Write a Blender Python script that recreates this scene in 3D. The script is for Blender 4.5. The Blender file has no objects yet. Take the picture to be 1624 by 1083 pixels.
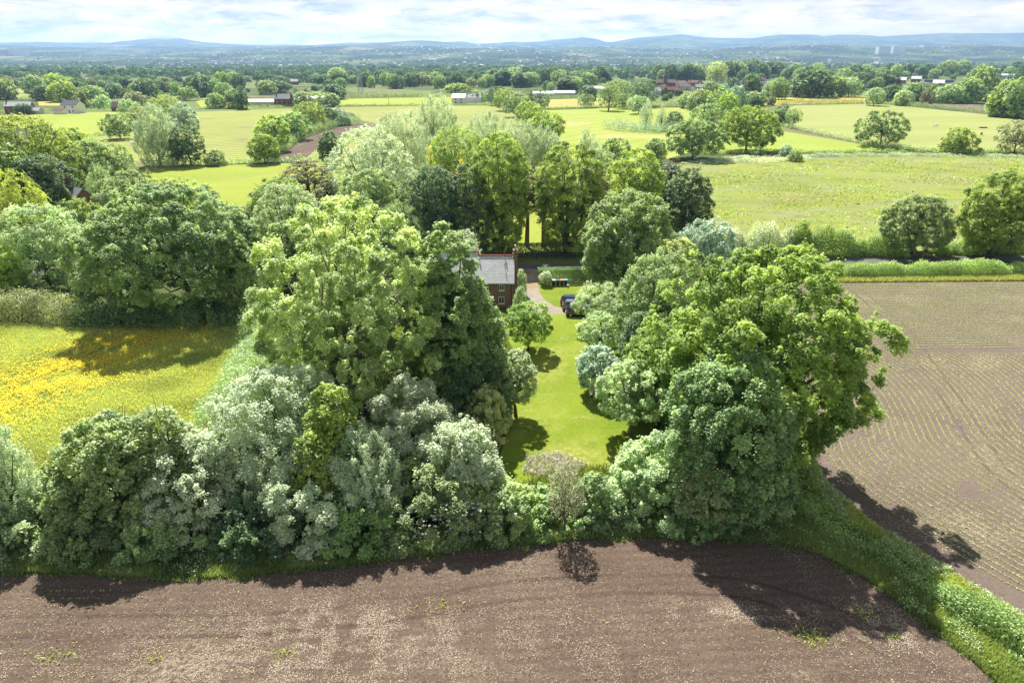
import bpy, math, random
import numpy as np
from mathutils import Vector, Matrix
R = math.radians
rng = np.random.default_rng(7)
random.seed(7)
scn = bpy.context.scene
COL = scn.collection

# ------------------------------------------------------------------ camera
CAM_H, PITCH = 36.0, R(22.47)
cam_d = bpy.data.cameras.new('camera'); cam = bpy.data.objects.new('camera', cam_d); COL.objects.link(cam)
cam.location = (0, 0, CAM_H); cam.rotation_euler = (math.pi/2 - PITCH, 0, 0)
cam_d.sensor_width = 36; cam_d.lens = 23.99; cam_d.clip_start = 1; cam_d.clip_end = 90000
scn.camera = cam

# ------------------------------------------------------------------ sky, sun, exposure
SUN_EL = R(51); SUN_DIR = Vector((-0.25*math.cos(SUN_EL), 0.968*math.cos(SUN_EL), math.sin(SUN_EL))).normalized()
w = bpy.data.worlds.new("World"); scn.world = w; w.use_nodes = True
nt = w.node_tree; N = nt.nodes; L = nt.links
bg = N['Background']; bg.inputs['Strength'].default_value = 0.1
sky = N.new('ShaderNodeTexSky'); sky.sky_type = 'NISHITA'; sky.sun_disc = False
sky.sun_elevation = SUN_EL; sky.sun_rotation = math.atan2(SUN_DIR.x, SUN_DIR.y)
sky.air_density = 1.0; sky.dust_density = 1.0; sky.altitude = 40
tc = N.new('ShaderNodeTexCoord'); mp = N.new('ShaderNodeMapping'); mp.inputs['Scale'].default_value = (1, 1, 5.5)
L.new(tc.outputs['Generated'], mp.inputs['Vector'])
def nnoise(scale, detail, rough, off):
    m2 = N.new('ShaderNodeMapping'); m2.inputs['Location'].default_value = off; L.new(mp.outputs[0], m2.inputs['Vector'])
    n = N.new('ShaderNodeTexNoise'); n.inputs['Scale'].default_value = scale; n.inputs['Detail'].default_value = detail
    n.inputs['Roughness'].default_value = rough; n.inputs['Distortion'].default_value = 0.35; L.new(m2.outputs[0], n.inputs['Vector']); return n
def ramp(pos, cols):
    r = N.new('ShaderNodeValToRGB'); e = r.color_ramp.elements
    e[0].position = pos[0]; e[0].color = cols[0]; e[1].position = pos[-1]; e[1].color = cols[-1]
    for p, c in zip(pos[1:-1], cols[1:-1]):
        x = e.new(p); x.color = c
    return r
n1 = nnoise(5.5, 10, 0.62, (0.3, 0.1, 0.6)); n2 = nnoise(13.0, 9, 0.66, (3, 1, 2))
cov = ramp([0.36, 0.5], [(0, 0, 0, 1), (1, 1, 1, 1)]); L.new(n1.outputs['Fac'], cov.inputs[0])
shade = ramp([0.37, 0.48, 0.6], [(2.6, 3.1, 3.9, 1), (5.1, 5.4, 5.8, 1), (7.7, 7.7, 7.7, 1)]); L.new(n2.outputs['Fac'], shade.inputs[0])
mix = N.new('ShaderNodeMix'); mix.data_type = 'RGBA'
L.new(cov.outputs[0], mix.inputs['Factor']); L.new(sky.outputs[0], mix.inputs[6]); L.new(shade.outputs[0], mix.inputs[7])
sxyz = N.new('ShaderNodeSeparateXYZ'); L.new(tc.outputs['Generated'], sxyz.inputs[0])
hzr = ramp([0, .035, .075, .3], [(1, .69, .49, 1), (.67, .5, .415, 1), (.38, .322, .295, 1), (.185, .185, .19, 1)]); L.new(sxyz.outputs['Z'], hzr.inputs[0])
hm = N.new('ShaderNodeVectorMath'); hm.operation = 'MULTIPLY'; L.new(mix.outputs[2], hm.inputs[0]); L.new(hzr.outputs[0], hm.inputs[1])
wm = N.new('ShaderNodeVectorMath'); wm.operation = 'SCALE'; wm.inputs['Scale'].default_value = 1.95; L.new(hm.outputs[0], wm.inputs[0]); L.new(wm.outputs[0], bg.inputs['Color'])
sl = bpy.data.lights.new('sun', 'SUN'); sl.energy = 5.0; sl.angle = R(0.6); sl.color = (1.0, 0.955, 0.88)
so = bpy.data.objects.new('sun', sl); COL.objects.link(so)
so.rotation_euler = SUN_DIR.to_track_quat('Z', 'Y').to_euler(); so.location = (0, 0, 120)
vs = scn.view_settings; vs.view_transform = 'Standard'; vs.look = 'None'; vs.gamma = 1; vs.use_curve_mapping = False
vs.exposure = 1.16
cy = scn.cycles
cy.max_bounces = 7; cy.diffuse_bounces = 4; cy.transmission_bounces = 4; cy.glossy_bounces = 2; cy.transparent_max_bounces = 6
cy.use_denoising = True

# ------------------------------------------------------------------ helpers
F, CX, CYY = 1082.0, 812.0, 541.5
SP, CP = math.sin(PITCH), math.cos(PITCH)
def G(px, py):
    "ground point under a photo pixel"
    v = (py-CYY)/F; Z = CAM_H/(SP+v*CP)
    return np.array([(px-CX)/F*Z, Z*(CP-v*SP)])
def depth(Y, H=0.0): return Y*CP + (CAM_H-H)*SP
def top_h(Y, py):
    v = (py-CYY)/F
    return CAM_H - Y*(SP+v*CP)/(CP-v*SP)
def GP(pts): return np.array([G(*p) for p in pts])

def tag(o, label=None, cat=None, group=None, kind=None):
    if label: o['label'] = label
    if cat: o['category'] = cat
    if group: o['group'] = group
    if kind: o['kind'] = kind
    return o
def link(name, me, parent=None, mat=None, loc=None):
    o = bpy.data.objects.new(name, me); COL.objects.link(o)
    if mat is not None and me is not None and len(me.materials) == 0: me.materials.append(mat)
    if parent is not None: o.parent = parent
    if loc is not None: o.location = loc
    return o
def empty(name, loc, rz=0):
    o = bpy.data.objects.new(name, None); COL.objects.link(o); o.location = loc; o.rotation_euler = (0, 0, rz); o.empty_display_size = 0.3
    return o
def np_mesh(name, V, Fq, attr=None, mats=None, midx=None, smooth=False):
    "V (n,3), Fq list of face arrays of one size (m,k) or list of several such arrays"
    me = bpy.data.meshes.new(name)
    if isinstance(Fq, np.ndarray): Fq = [Fq]
    me.vertices.add(len(V)); me.vertices.foreach_set('co', np.ascontiguousarray(V, dtype=np.float32).ravel())
    nl = sum(f.size for f in Fq); nf = sum(len(f) for f in Fq)
    me.loops.add(nl); me.loops.foreach_set('vertex_index', np.concatenate([f.ravel() for f in Fq]).astype(np.int32))
    tot = np.concatenate([np.full(len(f), f.shape[1]) for f in Fq]); st = np.concatenate([[0], np.cumsum(tot)[:-1]])
    me.polygons.add(nf); me.polygons.foreach_set('loop_start', st.astype(np.int32))
    if mats:
        for m in mats: me.materials.append(m)
    if midx is not None: me.polygons.foreach_set('material_index', midx.astype(np.int32))
    me.polygons.foreach_set('use_smooth', np.full(nf, smooth))
    if attr is not None:
        a = me.attributes.new('v', 'FLOAT', 'POINT'); a.data.foreach_set('value', attr.astype(np.float32))
    me.update(calc_edges=True)
    return me
class MB:
    "collects boxes, prisms and tubes into one mesh"
    def __init__(s): s.v = []; s.f = []
    def add(s, V, Fc):
        b = len(s.v); s.v += [tuple(p) for p in V]; s.f += [tuple(i+b for i in f) for f in Fc]; return s
    def box(s, x0, x1, y0, y1, z0, z1):
        return s.add([(x0,y0,z0),(x1,y0,z0),(x1,y1,z0),(x0,y1,z0),(x0,y0,z1),(x1,y0,z1),(x1,y1,z1),(x0,y1,z1)],
                     [(0,3,2,1),(4,5,6,7),(0,1,5,4),(1,2,6,5),(2,3,7,6),(3,0,4,7)])
    def tube(s, pts, rad, n=7, cap=True):
        pts = [Vector(p) for p in pts]
        if not hasattr(rad, '__len__'): rad = [rad]*len(pts)
        V = []; Fc = []
        for i, p in enumerate(pts):
            d = (pts[min(i+1, len(pts)-1)]-pts[max(i-1, 0)]).normalized()
            u = d.cross(Vector((0.13, 0.99, 0.05))); u.normalize() if u.length > 1e-4 else None
            if u.length < 1e-3: u = Vector((1, 0, 0))
            t = d.cross(u)
            for k in range(n):
                a = 2*math.pi*k/n; V.append(p+(u*math.cos(a)+t*math.sin(a))*rad[i])
        for i in range(len(pts)-1):
            for k in range(n):
                Fc.append((i*n+k, i*n+(k+1) % n, (i+1)*n+(k+1) % n, (i+1)*n+k))
        if cap: Fc.append(tuple(range(n))[::-1]); Fc.append(tuple((len(pts)-1)*n+k for k in range(n)))
        return s.add(V, Fc)
    def mesh(s, name, mat=None, smooth=False):
        me = bpy.data.meshes.new(name); me.from_pydata(s.v, [], s.f)
        if mat: me.materials.append(mat)
        if smooth: me.polygons.foreach_set('use_smooth', [True]*len(me.polygons))
        me.update(); return me
    def build(s, name, mat, parent=None, smooth=False, bevel=0, loc=None, seg=2):
        o = link(name, s.mesh(name, mat, smooth), parent, loc=loc)
        if bevel:
            b = o.modifiers.new('b', 'BEVEL'); b.width = bevel; b.segments = seg; b.limit_method = 'ANGLE'
        return o

# ------------------------------------------------------------------ materials
def mat_base(name):
    m = bpy.data.materials.new(name); m.use_nodes = True
    return m, m.node_tree.nodes, m.node_tree.links, m.node_tree.nodes['Principled BSDF']
def plain(name, col, rough=0.7, metal=0.0, var=0.0, scale=3.0, bump=0.0, spec=0.4, coat=0):
    m, n, l, b = mat_base(name)
    b.inputs['Roughness'].default_value = rough; b.inputs['Metallic'].default_value = metal
    b.inputs['Specular IOR Level'].default_value = spec; b.inputs['Coat Weight'].default_value = coat
    b.inputs['Base Color'].default_value = (*col, 1)
    if var or bump:
        t = n.new('ShaderNodeTexCoord'); z = n.new('ShaderNodeTexNoise'); z.inputs['Scale'].default_value = scale; z.inputs['Detail'].default_value = 6
        l.new(t.outputs['Object'], z.inputs['Vector'])
        r = n.new('ShaderNodeValToRGB'); r.color_ramp.elements[0].position = .3; r.color_ramp.elements[1].position = .7
        r.color_ramp.elements[0].color = (*[max(0, c*(1-var)) for c in col], 1); r.color_ramp.elements[1].color = (*[min(1, c*(1+var)) for c in col], 1)
        l.new(z.outputs['Fac'], r.inputs[0]); l.new(r.outputs[0], b.inputs['Base Color'])
        if bump:
            bb = n.new('ShaderNodeBump'); bb.inputs['Strength'].default_value = bump; bb.inputs['Distance'].default_value = .05
            l.new(z.outputs['Fac'], bb.inputs['Height']); l.new(bb.outputs[0], b.inputs['Normal'])
    return m
def rgb(n, c): x = n.new('ShaderNodeRGB'); x.outputs[0].default_value = (*c, 1); return x
LK = 1.7
def leaf_mat(name, dark, light, trans=0.38, gloss=0.07, tip=None, tmul=(1.2, 1.15, .6)):
    m, n, l, b = mat_base(name); n.remove(b); out = n['Material Output']; dark, light, tip = [c and tuple(min(.88, q*LK) for q in c) for c in (dark, light, tip)]
    at = n.new('ShaderNodeAttribute'); at.attribute_name = 'v'
    oi = n.new('ShaderNodeObjectInfo')
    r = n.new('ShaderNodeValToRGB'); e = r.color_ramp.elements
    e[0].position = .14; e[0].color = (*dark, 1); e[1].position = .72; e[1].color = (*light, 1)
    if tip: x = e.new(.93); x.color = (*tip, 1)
    l.new(at.outputs['Fac'], r.inputs[0])
    hs = n.new('ShaderNodeHueSaturation')
    mr = n.new('ShaderNodeMapRange'); mr.inputs['To Min'].default_value = .485; mr.inputs['To Max'].default_value = .512
    l.new(oi.outputs['Random'], mr.inputs['Value']); l.new(mr.outputs[0], hs.inputs['Hue'])
    mr2 = n.new('ShaderNodeMapRange'); mr2.inputs['To Min'].default_value = .9; mr2.inputs['To Max'].default_value = 1.12
    fr = n.new('ShaderNodeMath'); fr.operation = 'MULTIPLY'; fr.inputs[1].default_value = 7.31
    f2 = n.new('ShaderNodeMath'); f2.operation = 'FRACT'; l.new(oi.outputs['Random'], fr.inputs[0]); l.new(fr.outputs[0], f2.inputs[0])
    l.new(f2.outputs[0], mr2.inputs['Value']); l.new(mr2.outputs[0], hs.inputs['Value'])
    l.new(r.outputs[0], hs.inputs['Color'])
    d = n.new('ShaderNodeBsdfDiffuse'); t = n.new('ShaderNodeBsdfTranslucent'); g = n.new('ShaderNodeBsdfGlossy'); g.inputs['Roughness'].default_value = .55; gloss *= .6
    g.inputs['Color'].default_value = (.85, .9, .85, 1)
    tcx = n.new('ShaderNodeMix'); tcx.data_type = 'RGBA'; tcx.blend_type = 'MULTIPLY'; tcx.inputs['Factor'].default_value = 1
    tcx.inputs[7].default_value = (*tmul, 1); l.new(hs.outputs[0], tcx.inputs[6])
    l.new(hs.outputs[0], d.inputs['Color']); l.new(tcx.outputs[2], t.inputs['Color'])
    m1 = n.new('ShaderNodeMixShader'); m1.inputs[0].default_value = trans; l.new(d.outputs[0], m1.inputs[1]); l.new(t.outputs[0], m1.inputs[2])
    m2 = n.new('ShaderNodeMixShader'); m2.inputs[0].default_value = gloss; l.new(m1.outputs[0], m2.inputs[1]); l.new(g.outputs[0], m2.inputs[2])
    l.new(m2.outputs[0], out.inputs['Surface'])
    return m
LM = dict(
    ash=leaf_mat('ash_leaves', (.14, .2, .06), (.45, .51, .23), gloss=.1, tip=(.62, .7, .36), trans=.5),
    oak=leaf_mat('oak_leaves', (.085, .15, .025), (.32, .4, .09), gloss=.06, tip=(.46, .52, .12), trans=.48),
    bright=leaf_mat('bright_leaves', (.1, .18, .03), (.34, .43, .1), gloss=.06, trans=.5),
    green=leaf_mat('green_leaves', (.08, .15, .045), (.28, .37, .15), gloss=.09, tip=(.4, .5, .2), trans=.45),
    dark=leaf_mat('dark_leaves', (.035, .075, .032), (.14, .22, .085), gloss=.08, trans=.4),
    silver=leaf_mat('silver_leaves', (.23, .28, .17), (.41, .465, .32), trans=.42, gloss=.1, tip=(.52, .56, .42), tmul=(1.04, 1.1, .8)),
    pale=leaf_mat('pale_leaves', (.13, .2, .08), (.37, .46, .22), trans=.42, gloss=.12, tip=(.52, .58, .36), tmul=(1.08, 1.12, .7)),
    olive=leaf_mat('olive_leaves', (.1, .13, .05), (.29, .32, .15), trans=.35, gloss=.1, tip=(.4, .42, .22)),
    blue=leaf_mat('bluish_leaves', (.1, .17, .1), (.3, .4, .27), trans=.35, gloss=.16, tip=(.5, .58, .44), tmul=(1, 1.1, .85)),
    yellow=leaf_mat('yellow_leaves', (.2, .25, .05), (.42, .46, .13), trans=.45, gloss=.04),
    gold=leaf_mat('gold_leaves', (.2, .24, .05), (.58, .54, .1), trans=.4, gloss=.05),
    pine=leaf_mat('pine_needles', (.04, .07, .035), (.16, .2, .1), trans=.2, gloss=.08),
    brown=leaf_mat('brown_leaves', (.1, .11, .055), (.28, .28, .16), trans=.3, gloss=.05),
    hedge=leaf_mat('hedge_leaves', (.09, .17, .045), (.29, .4, .13), gloss=.09, trans=.42),
    bramble=leaf_mat('bramble_leaves', (.2, .27, .14), (.48, .54, .36), trans=.3, gloss=.15),
    blossom=leaf_mat('blossom_leaves', (.18, .28, .08), (.52, .56, .26), tip=(.95, .82, .66), trans=.4),
)
BARK = plain('bark', (.11, .09, .07), .9, var=.35, scale=5, bump=.5)
BARKG = plain('grey_bark', (.2, .18, .15), .9, var=.3, scale=5, bump=.5)
BARKR = plain('red_bark', (.15, .085, .06), .9, var=.35, scale=5, bump=.5)
def field_mat(name, cols, scale=.05, fine=2.0, stripe=None, bump=.3, streak=None):
    "cols: dark, mid, light albedo; stripe: (angle_deg, period_m, strength, colour)"
    m, n, l, b = mat_base(name); b.inputs['Roughness'].default_value = .95; b.inputs['Specular IOR Level'].default_value = .1
    cols = [tuple(q*.62 for q in c) for c in cols]
    if stripe: stripe = (*stripe[:3], tuple(q*.62 for q in stripe[3]))
    geo = n.new('ShaderNodeNewGeometry')
    def noise(s, det=6, ro=.6, vec=None, dist=0.0):
        z = n.new('ShaderNodeTexNoise'); z.inputs['Scale'].default_value = s; z.inputs['Detail'].default_value = det; z.inputs['Roughness'].default_value = ro
        z.inputs['Distortion'].default_value = dist
        l.new(vec or geo.outputs['Position'], z.inputs['Vector']); return z
    mpn = n.new('ShaderNodeMapping'); mpn.inputs['Rotation'].default_value = (0, 0, R(-(streak[0] if streak else 0)))
    mpn.inputs['Scale'].default_value = ((streak[1] if streak else 1), 1, 1); l.new(geo.outputs['Position'], mpn.inputs['Vector'])
    a = noise(scale, 7, .62, mpn.outputs[0], .4); f = noise(fine, 5, .7)
    mx = n.new('ShaderNodeMath'); mx.operation = 'MULTIPLY_ADD'; mx.inputs[1].default_value = .5
    hb = n.new('ShaderNodeMath'); hb.operation = 'MULTIPLY'; hb.inputs[1].default_value = .5
    l.new(f.outputs['Fac'], hb.inputs[0]); l.new(a.outputs['Fac'], mx.inputs[0]); l.new(hb.outputs[0], mx.inputs[2])
    r = n.new('ShaderNodeValToRGB'); e = r.color_ramp.elements
    e[0].position = .36; e[0].color = (*cols[0], 1); e[1].position = .64; e[1].color = (*cols[2], 1); x = e.new(.5); x.color = (*cols[1], 1)
    l.new(mx.outputs[0], r.inputs[0]); cur = r.outputs[0]
    if stripe:
        ang, per, st, sc = stripe
        mp2 = n.new('ShaderNodeMapping'); mp2.inputs['Rotation'].default_value = (0, 0, R(-ang)); l.new(geo.outputs['Position'], mp2.inputs['Vector'])
        wv = n.new('ShaderNodeTexWave'); wv.bands_direction = 'Y'; wv.inputs['Scale'].default_value = 2*math.pi/20/per
        wv.inputs['Distortion'].default_value = 1.2; wv.inputs['Detail'].default_value = 3; wv.inputs['Detail Scale'].default_value = .4
        l.new(mp2.outputs[0], wv.inputs['Vector'])
        mm = n.new('ShaderNodeMath'); mm.operation = 'MULTIPLY'; mm.inputs[1].default_value = st; l.new(wv.outputs['Fac'], mm.inputs[0])
        big = noise(.02, 3, .5); m3 = n.new('ShaderNodeMath'); m3.operation = 'MULTIPLY'; l.new(big.outputs['Fac'], m3.inputs[0]); l.new(mm.outputs[0], m3.inputs[1])
        m4 = n.new('ShaderNodeMath'); m4.operation = 'MULTIPLY'; m4.use_clamp = True; m4.inputs[1].default_value = 2; l.new(m3.outputs[0], m4.inputs[0])
        mc = n.new('ShaderNodeMix'); mc.data_type = 'RGBA'; l.new(m4.outputs[0], mc.inputs['Factor']); l.new(cur, mc.inputs[6]); mc.inputs[7].default_value = (*sc, 1)
        cur = mc.outputs[2]
    l.new(cur, b.inputs['Base Color'])
    if bump:
        bb = n.new('ShaderNodeBump'); bb.inputs['Strength'].default_value = bump; bb.inputs['Distance'].default_value = .15
        l.new(f.outputs['Fac'], bb.inputs['Height']); l.new(bb.outputs[0], b.inputs['Normal'])
    m['_'] = 1
    return m
def overlay(m, scale, thr, width, col, vec_scale=(1, 1, 1), fine=None, rot=0):
    "adds irregular patches of another soil or plant colour on top of a field material"
    n, l = m.node_tree.nodes, m.node_tree.links; b = n['Principled BSDF']; col = tuple(q*.62 for q in col)
    src = b.inputs['Base Color'].links[0].from_socket
    geo = n.new('ShaderNodeNewGeometry'); mp_ = n.new('ShaderNodeMapping'); mp_.inputs['Scale'].default_value = vec_scale; mp_.inputs['Rotation'].default_value = (0, 0, R(rot))
    l.new(geo.outputs['Position'], mp_.inputs['Vector'])
    z = n.new('ShaderNodeTexNoise'); z.inputs['Scale'].default_value = scale; z.inputs['Detail'].default_value = 4; l.new(mp_.outputs[0], z.inputs['Vector'])
    mr = n.new('ShaderNodeMapRange'); mr.inputs['From Min'].default_value = thr; mr.inputs['From Max'].default_value = thr+width; mr.clamp = True
    l.new(z.outputs['Fac'], mr.inputs['Value']); fac = mr.outputs[0]
    if fine:
        z2 = n.new('ShaderNodeTexNoise'); z2.inputs['Scale'].default_value = fine[0]; z2.inputs['Detail'].default_value = 5; z2.inputs['Roughness'].default_value = .7
        l.new(geo.outputs['Position'], z2.inputs['Vector'])
        m2 = n.new('ShaderNodeMapRange'); m2.inputs['From Min'].default_value = fine[1]; m2.inputs['From Max'].default_value = fine[1]+fine[2]; m2.clamp = True
        l.new(z2.outputs['Fac'], m2.inputs['Value'])
        mu = n.new('ShaderNodeMath'); mu.operation = 'MULTIPLY'; l.new(fac, mu.inputs[0]); l.new(m2.outputs[0], mu.inputs[1]); fac = mu.outputs[0]
    mc = n.new('ShaderNodeMix'); mc.data_type = 'RGBA'; l.new(fac, mc.inputs['Factor']); l.new(src, mc.inputs[6]); mc.inputs[7].default_value = (*col, 1)
    l.new(mc.outputs[2], b.inputs['Base Color'])
    return m

# ------------------------------------------------------------------ ground, fields, roads
def sheet(name, pts, mat, z, world=False):
    P = pts if world else GP(pts)
    me = bpy.data.meshes.new(name); me.from_pydata([(p[0], p[1], z) for p in P], [], [tuple(range(len(P)))]); me.materials.append(mat)
    me.update()
    if me.polygons[0].normal.z < 0: me.flip_normals()
    o = link(name, me); tag(o, kind='structure'); return o

ground_m = field_mat('ground_grass', [(.06, .09, .028), (.11, .15, .045), (.17, .21, .07)], .004, .25)
overlay(ground_m, .006, .5, .02, (.2, .26, .08)); overlay(ground_m, .009, .57, .02, (.26, .24, .12))
segs = 120; rad = [0, 60, 200, 600, 1500, 4000, 9000, 16000, 22300]
V = [(0, 0, 0)]; Fc = []
for r_ in rad[1:]:
    for k in range(segs):
        a = 2*math.pi*k/segs; V.append((r_*math.cos(a), r_*math.sin(a), 0))
for k in range(segs): Fc.append((0, 1+k, 1+(k+1) % segs))
for i in range(len(rad)-2):
    for k in range(segs):
        a = 1+i*segs; Fc.append((a+k, a+segs+k, a+segs+(k+1) % segs, a+(k+1) % segs))
me = bpy.data.meshes.new('ground'); me.from_pydata(V, [], Fc); me.materials.append(ground_m); tag(link('ground', me), kind='structure')

soil = field_mat('soil', [(.13, .088, .062), (.19, .138, .102), (.25, .187, .138)], .12, 3.0, stripe=(4, .9, .4, (.125, .086, .068)), bump=.6)
overlay(soil, .075, .55, .14, (.46, .37, .27), (1, 1.5, 1), fine=(2.6, .47, .12))
overlay(soil, .3, .3, .2, (.36, .3, .23), fine=(5, .58, .05)); overlay(soil, .25, .4, .2, (.1, .07, .06), fine=(4, .56, .06))
soil2 = field_mat('seeded_soil', [(.185, .14, .112), (.23, .183, .148), (.275, .222, .18)], .08, 3.0, bump=.5)
overlay(soil2, .12, .56, .1, (.46, .39, .28), (1, 1, 1), fine=(3, .5, .08))
near_edge = [(-260, 912), (-60, 910), (0, 908), (100, 909), (200, 915), (330, 917), (420, 912), (470, 903), (600, 890), (720, 876), (820, 864), (900, 857), (1000, 852), (1100, 853), (1180, 858), (1250, 866), (1300, 878), (1335, 898), (1385, 925), (1430, 962), (1490, 1003), (1530, 1040), (1580, 1083), (1640, 1140), (1720, 1230)]
def jag(pts, step=.6, amp=.18, seed=1):
    "a field edge with the small irregularities of a tilled margin"
    P = GP(pts); r_ = np.random.default_rng(seed); out = []
    for a, b in zip(P[:-1], P[1:]):
        n_ = max(1, int(np.linalg.norm(b-a)/step)); 
        for i in range(n_): out.append(a+(b-a)*i/n_)
    out.append(P[-1]); out = np.array(out)
    nz = r_.normal(0, 1, (len(out), 2)); nz = (nz+np.roll(nz, 1, 0)+np.roll(nz, 2, 0))/3
    return out+nz*amp
ne = jag(near_edge, .5, .2)
sheet('field', np.vstack([ne, [[60, 8], [-60, 8]]]), soil, .008, True)
right_edge = [(1252, 449), (1256, 560), (1275, 660), (1285, 715), (1305, 765), (1345, 800), (1400, 845), (1450, 872), (1530, 925), (1624, 984), (1760, 1070), (1900, 1160)]
re_ = jag(right_edge, .7, .2, 2)
far_edge = GP([(1252, 449.5), (1624, 446.5), (2100, 442)])
RF = np.vstack([re_, [far_edge[2]+[20, -60]], far_edge[::-1][:-1]])
sheet('field', RF, soil2, .008, True)

meadow_m = field_mat('meadow_grass', [(.26, .31, .075), (.37, .42, .1), (.46, .5, .14)], .1, 1.6, bump=.8)
overlay(meadow_m, .14, .58, .1, (.42, .36, .16), fine=(1.5, .45, .12)); overlay(meadow_m, .1, .5, .1, (.22, .36, .04), fine=(1.2, .45, .12))
meadow_poly = GP([(-300, 512), (0, 512), (120, 520), (250, 515), (410, 505), (440, 560), (400, 640), (350, 690), (300, 730), (150, 800), (0, 830), (-300, 830)])
sheet('meadow', meadow_poly, meadow_m, .008, True)
lawn_m = field_mat('lawn_grass', [(.19, .27, .02), (.27, .355, .032), (.33, .41, .05)], .12, 2.5, stripe=(84, 3.2, .16, (.22, .32, .03)), bump=.35)
overlay(lawn_m, .1, .5, .12, (.46, .46, .12), fine=(1.5, .4, .2)); overlay(lawn_m, .22, .53, .1, (.17, .28, .02), fine=(1.8, .42, .15)); overlay(lawn_m, .3, .62, .05, (.5, .42, .2), fine=(2.5, .48, .1))
sheet('lawn', [(780, 770), (800, 700), (800, 640), (820, 560), (790, 520), (820, 503), (860, 497), (880, 497), (960, 499), (1010, 520), (1030, 600), (1040, 700), (1000, 760), (900, 790)], lawn_m, .008)
sheet('lawn', [(853, 460), (858, 470), (868, 479), (885, 488), (905, 492), (960, 496), (1010, 496), (1010, 450), (853, 452)], lawn_m, .008)
rut_m = field_mat('rut_soil', [(.1, .07, .052), (.14, .1, .076), (.18, .135, .1)], .3, 3.0, bump=.6)
def rut(pts, off, seed, wd=.34, z=.012, m_=None):
    P = smooth0(GP(pts)); t_ = np.gradient(P, axis=0); t_ /= np.linalg.norm(t_, axis=1)[:, None]; nd = np.stack([-t_[:, 1], t_[:, 0]], 1); r_ = np.random.default_rng(seed)
    a = P+nd*(off+wd/2+r_.normal(0, .04, (len(P), 1))); b = P+nd*(off-wd/2+r_.normal(0, .04, (len(P), 1)))
    V_ = np.concatenate([np.column_stack([a, np.full(len(a), z)]), np.column_stack([b, np.full(len(b), z)])]); n_ = len(a); i_ = np.arange(n_-1)
    tag(link('track', np_mesh('track', V_, np.stack([i_+n_, i_+n_+1, i_+1, i_], -1), mats=[m_ or rut_m])), kind='structure')
def smooth0(P):
    t = np.linspace(0, len(P)-1, 220); i = np.arange(len(P)); Q = np.stack([np.interp(t, i, P[:, 0]), np.interp(t, i, P[:, 1])], 1)
    for _ in range(30): Q[1:-1] = (Q[:-2]+2*Q[1:-1]+Q[2:])/4
    return Q
for k_, (pts, off) in enumerate([([(-250, 1012), (100, 1010), (400, 1008), (620, 985), (820, 950), (1000, 938), (1180, 945), (1320, 990), (1450, 1070), (1560, 1180)], 0), ([(-250, 1012), (100, 1010), (400, 1008), (620, 985), (820, 950), (1000, 938), (1180, 945), (1320, 990), (1450, 1070), (1560, 1180)], 1.9)]):
    rut(pts, off, k_)
rut2_m = field_mat('rut_seeded_soil', [(.15, .112, .09), (.19, .15, .12), (.23, .185, .15)], .3, 3.0, bump=.6)
for off in (0, 1.9): rut([(1340, 452), (1420, 520), (1500, 640), (1560, 740), (1700, 860), (1900, 960)], off, 9+int(off), .32, .012, rut2_m)
gravel = field_mat('gravel', [(.32, .28, .23), (.45, .4, .33), (.56, .5, .41)], .25, 5, bump=.6)
overlay(gravel, .18, .5, .15, (.42, .3, .16))
sheet('driveway', [(826, 427), (853, 427), (853, 450), (855, 462), (862, 474), (880, 486), (903, 491), (960, 493), (960, 499), (880, 498.5), (829, 495), (824, 478), (828, 462), (824, 444)], gravel, .012)
asph = field_mat('asphalt', [(.12, .12, .12), (.17, .17, .172), (.22, .22, .22)], .2, 4, bump=.2)
road_pts = [(-400, 442, 432), (300, 434, 425.5), (830, 427.0, 419.3), (930, 425.5, 418), (1250, 417.3, 409.7), (1624, 413.5, 405.6), (2100, 409, 401)]
sheet('road', [(a, b) for a, b, c in road_pts]+[(a, c) for a, b, c in road_pts][::-1], asph, .012)
verge_m = field_mat('verge_grass', [(.13, .16, .04), (.22, .25, .06), (.33, .33, .1)], .2, 2.0, bump=.8)
sheet('verge', [(1240, 449.2), (1240, 432), (1640, 430), (2100, 427), (2100, 441.5), (1624, 446), (1252, 449.2)], verge_m, .006)
sheet('verge', [(a, c-.15) for a, b, c in road_pts]+[(a, c-7.5) for a, b, c in road_pts][::-1], verge_m, .006)
# fields beyond the road
pasture_m = field_mat('pasture_grass', [(.23, .29, .06), (.34, .4, .085), (.45, .49, .14)], .035, .9, bump=.6, streak=(5, .35))
overlay(pasture_m, .05, .47, .1, (.36, .37, .2), (1, 2, 1), fine=(.5, .42, .15)); overlay(pasture_m, .12, .5, .12, (.27, .36, .04), (1, 2.5, 1), fine=(.8, .45, .12)); overlay(pasture_m, .08, .55, .08, (.2, .22, .1), (1, 3, 1), fine=(.9, .48, .1)); overlay(pasture_m, .03, .6, .06, (.4, .34, .16), (1, 2.5, 1), fine=(.4, .45, .12))
sheet('field', [(1060, 262), (1180, 255), (1300, 250), (1450, 246), (1624, 243), (2100, 240), (2100, 398), (1624, 396), (1140, 402), (1120, 330)], pasture_m, .008)
grass2 = field_mat('bright_grass', [(.28, .37, .045), (.37, .45, .06), (.44, .5, .09)], .03, .8, bump=.5)
sheet('field', [(400, 395), (560, 300), (800, 262), (930, 262), (1060, 270), (1060, 400), (700, 402)], grass2, .005)
overlay(grass2, .05, .56, .08, (.42, .4, .14), (1, 2.5, 1), fine=(.4, .45, .15))
sheet('field', [(190, 272), (240, 266), (452, 259), (560, 262), (560, 300), (420, 345), (300, 330), (180, 300)], grass2, .008)
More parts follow.
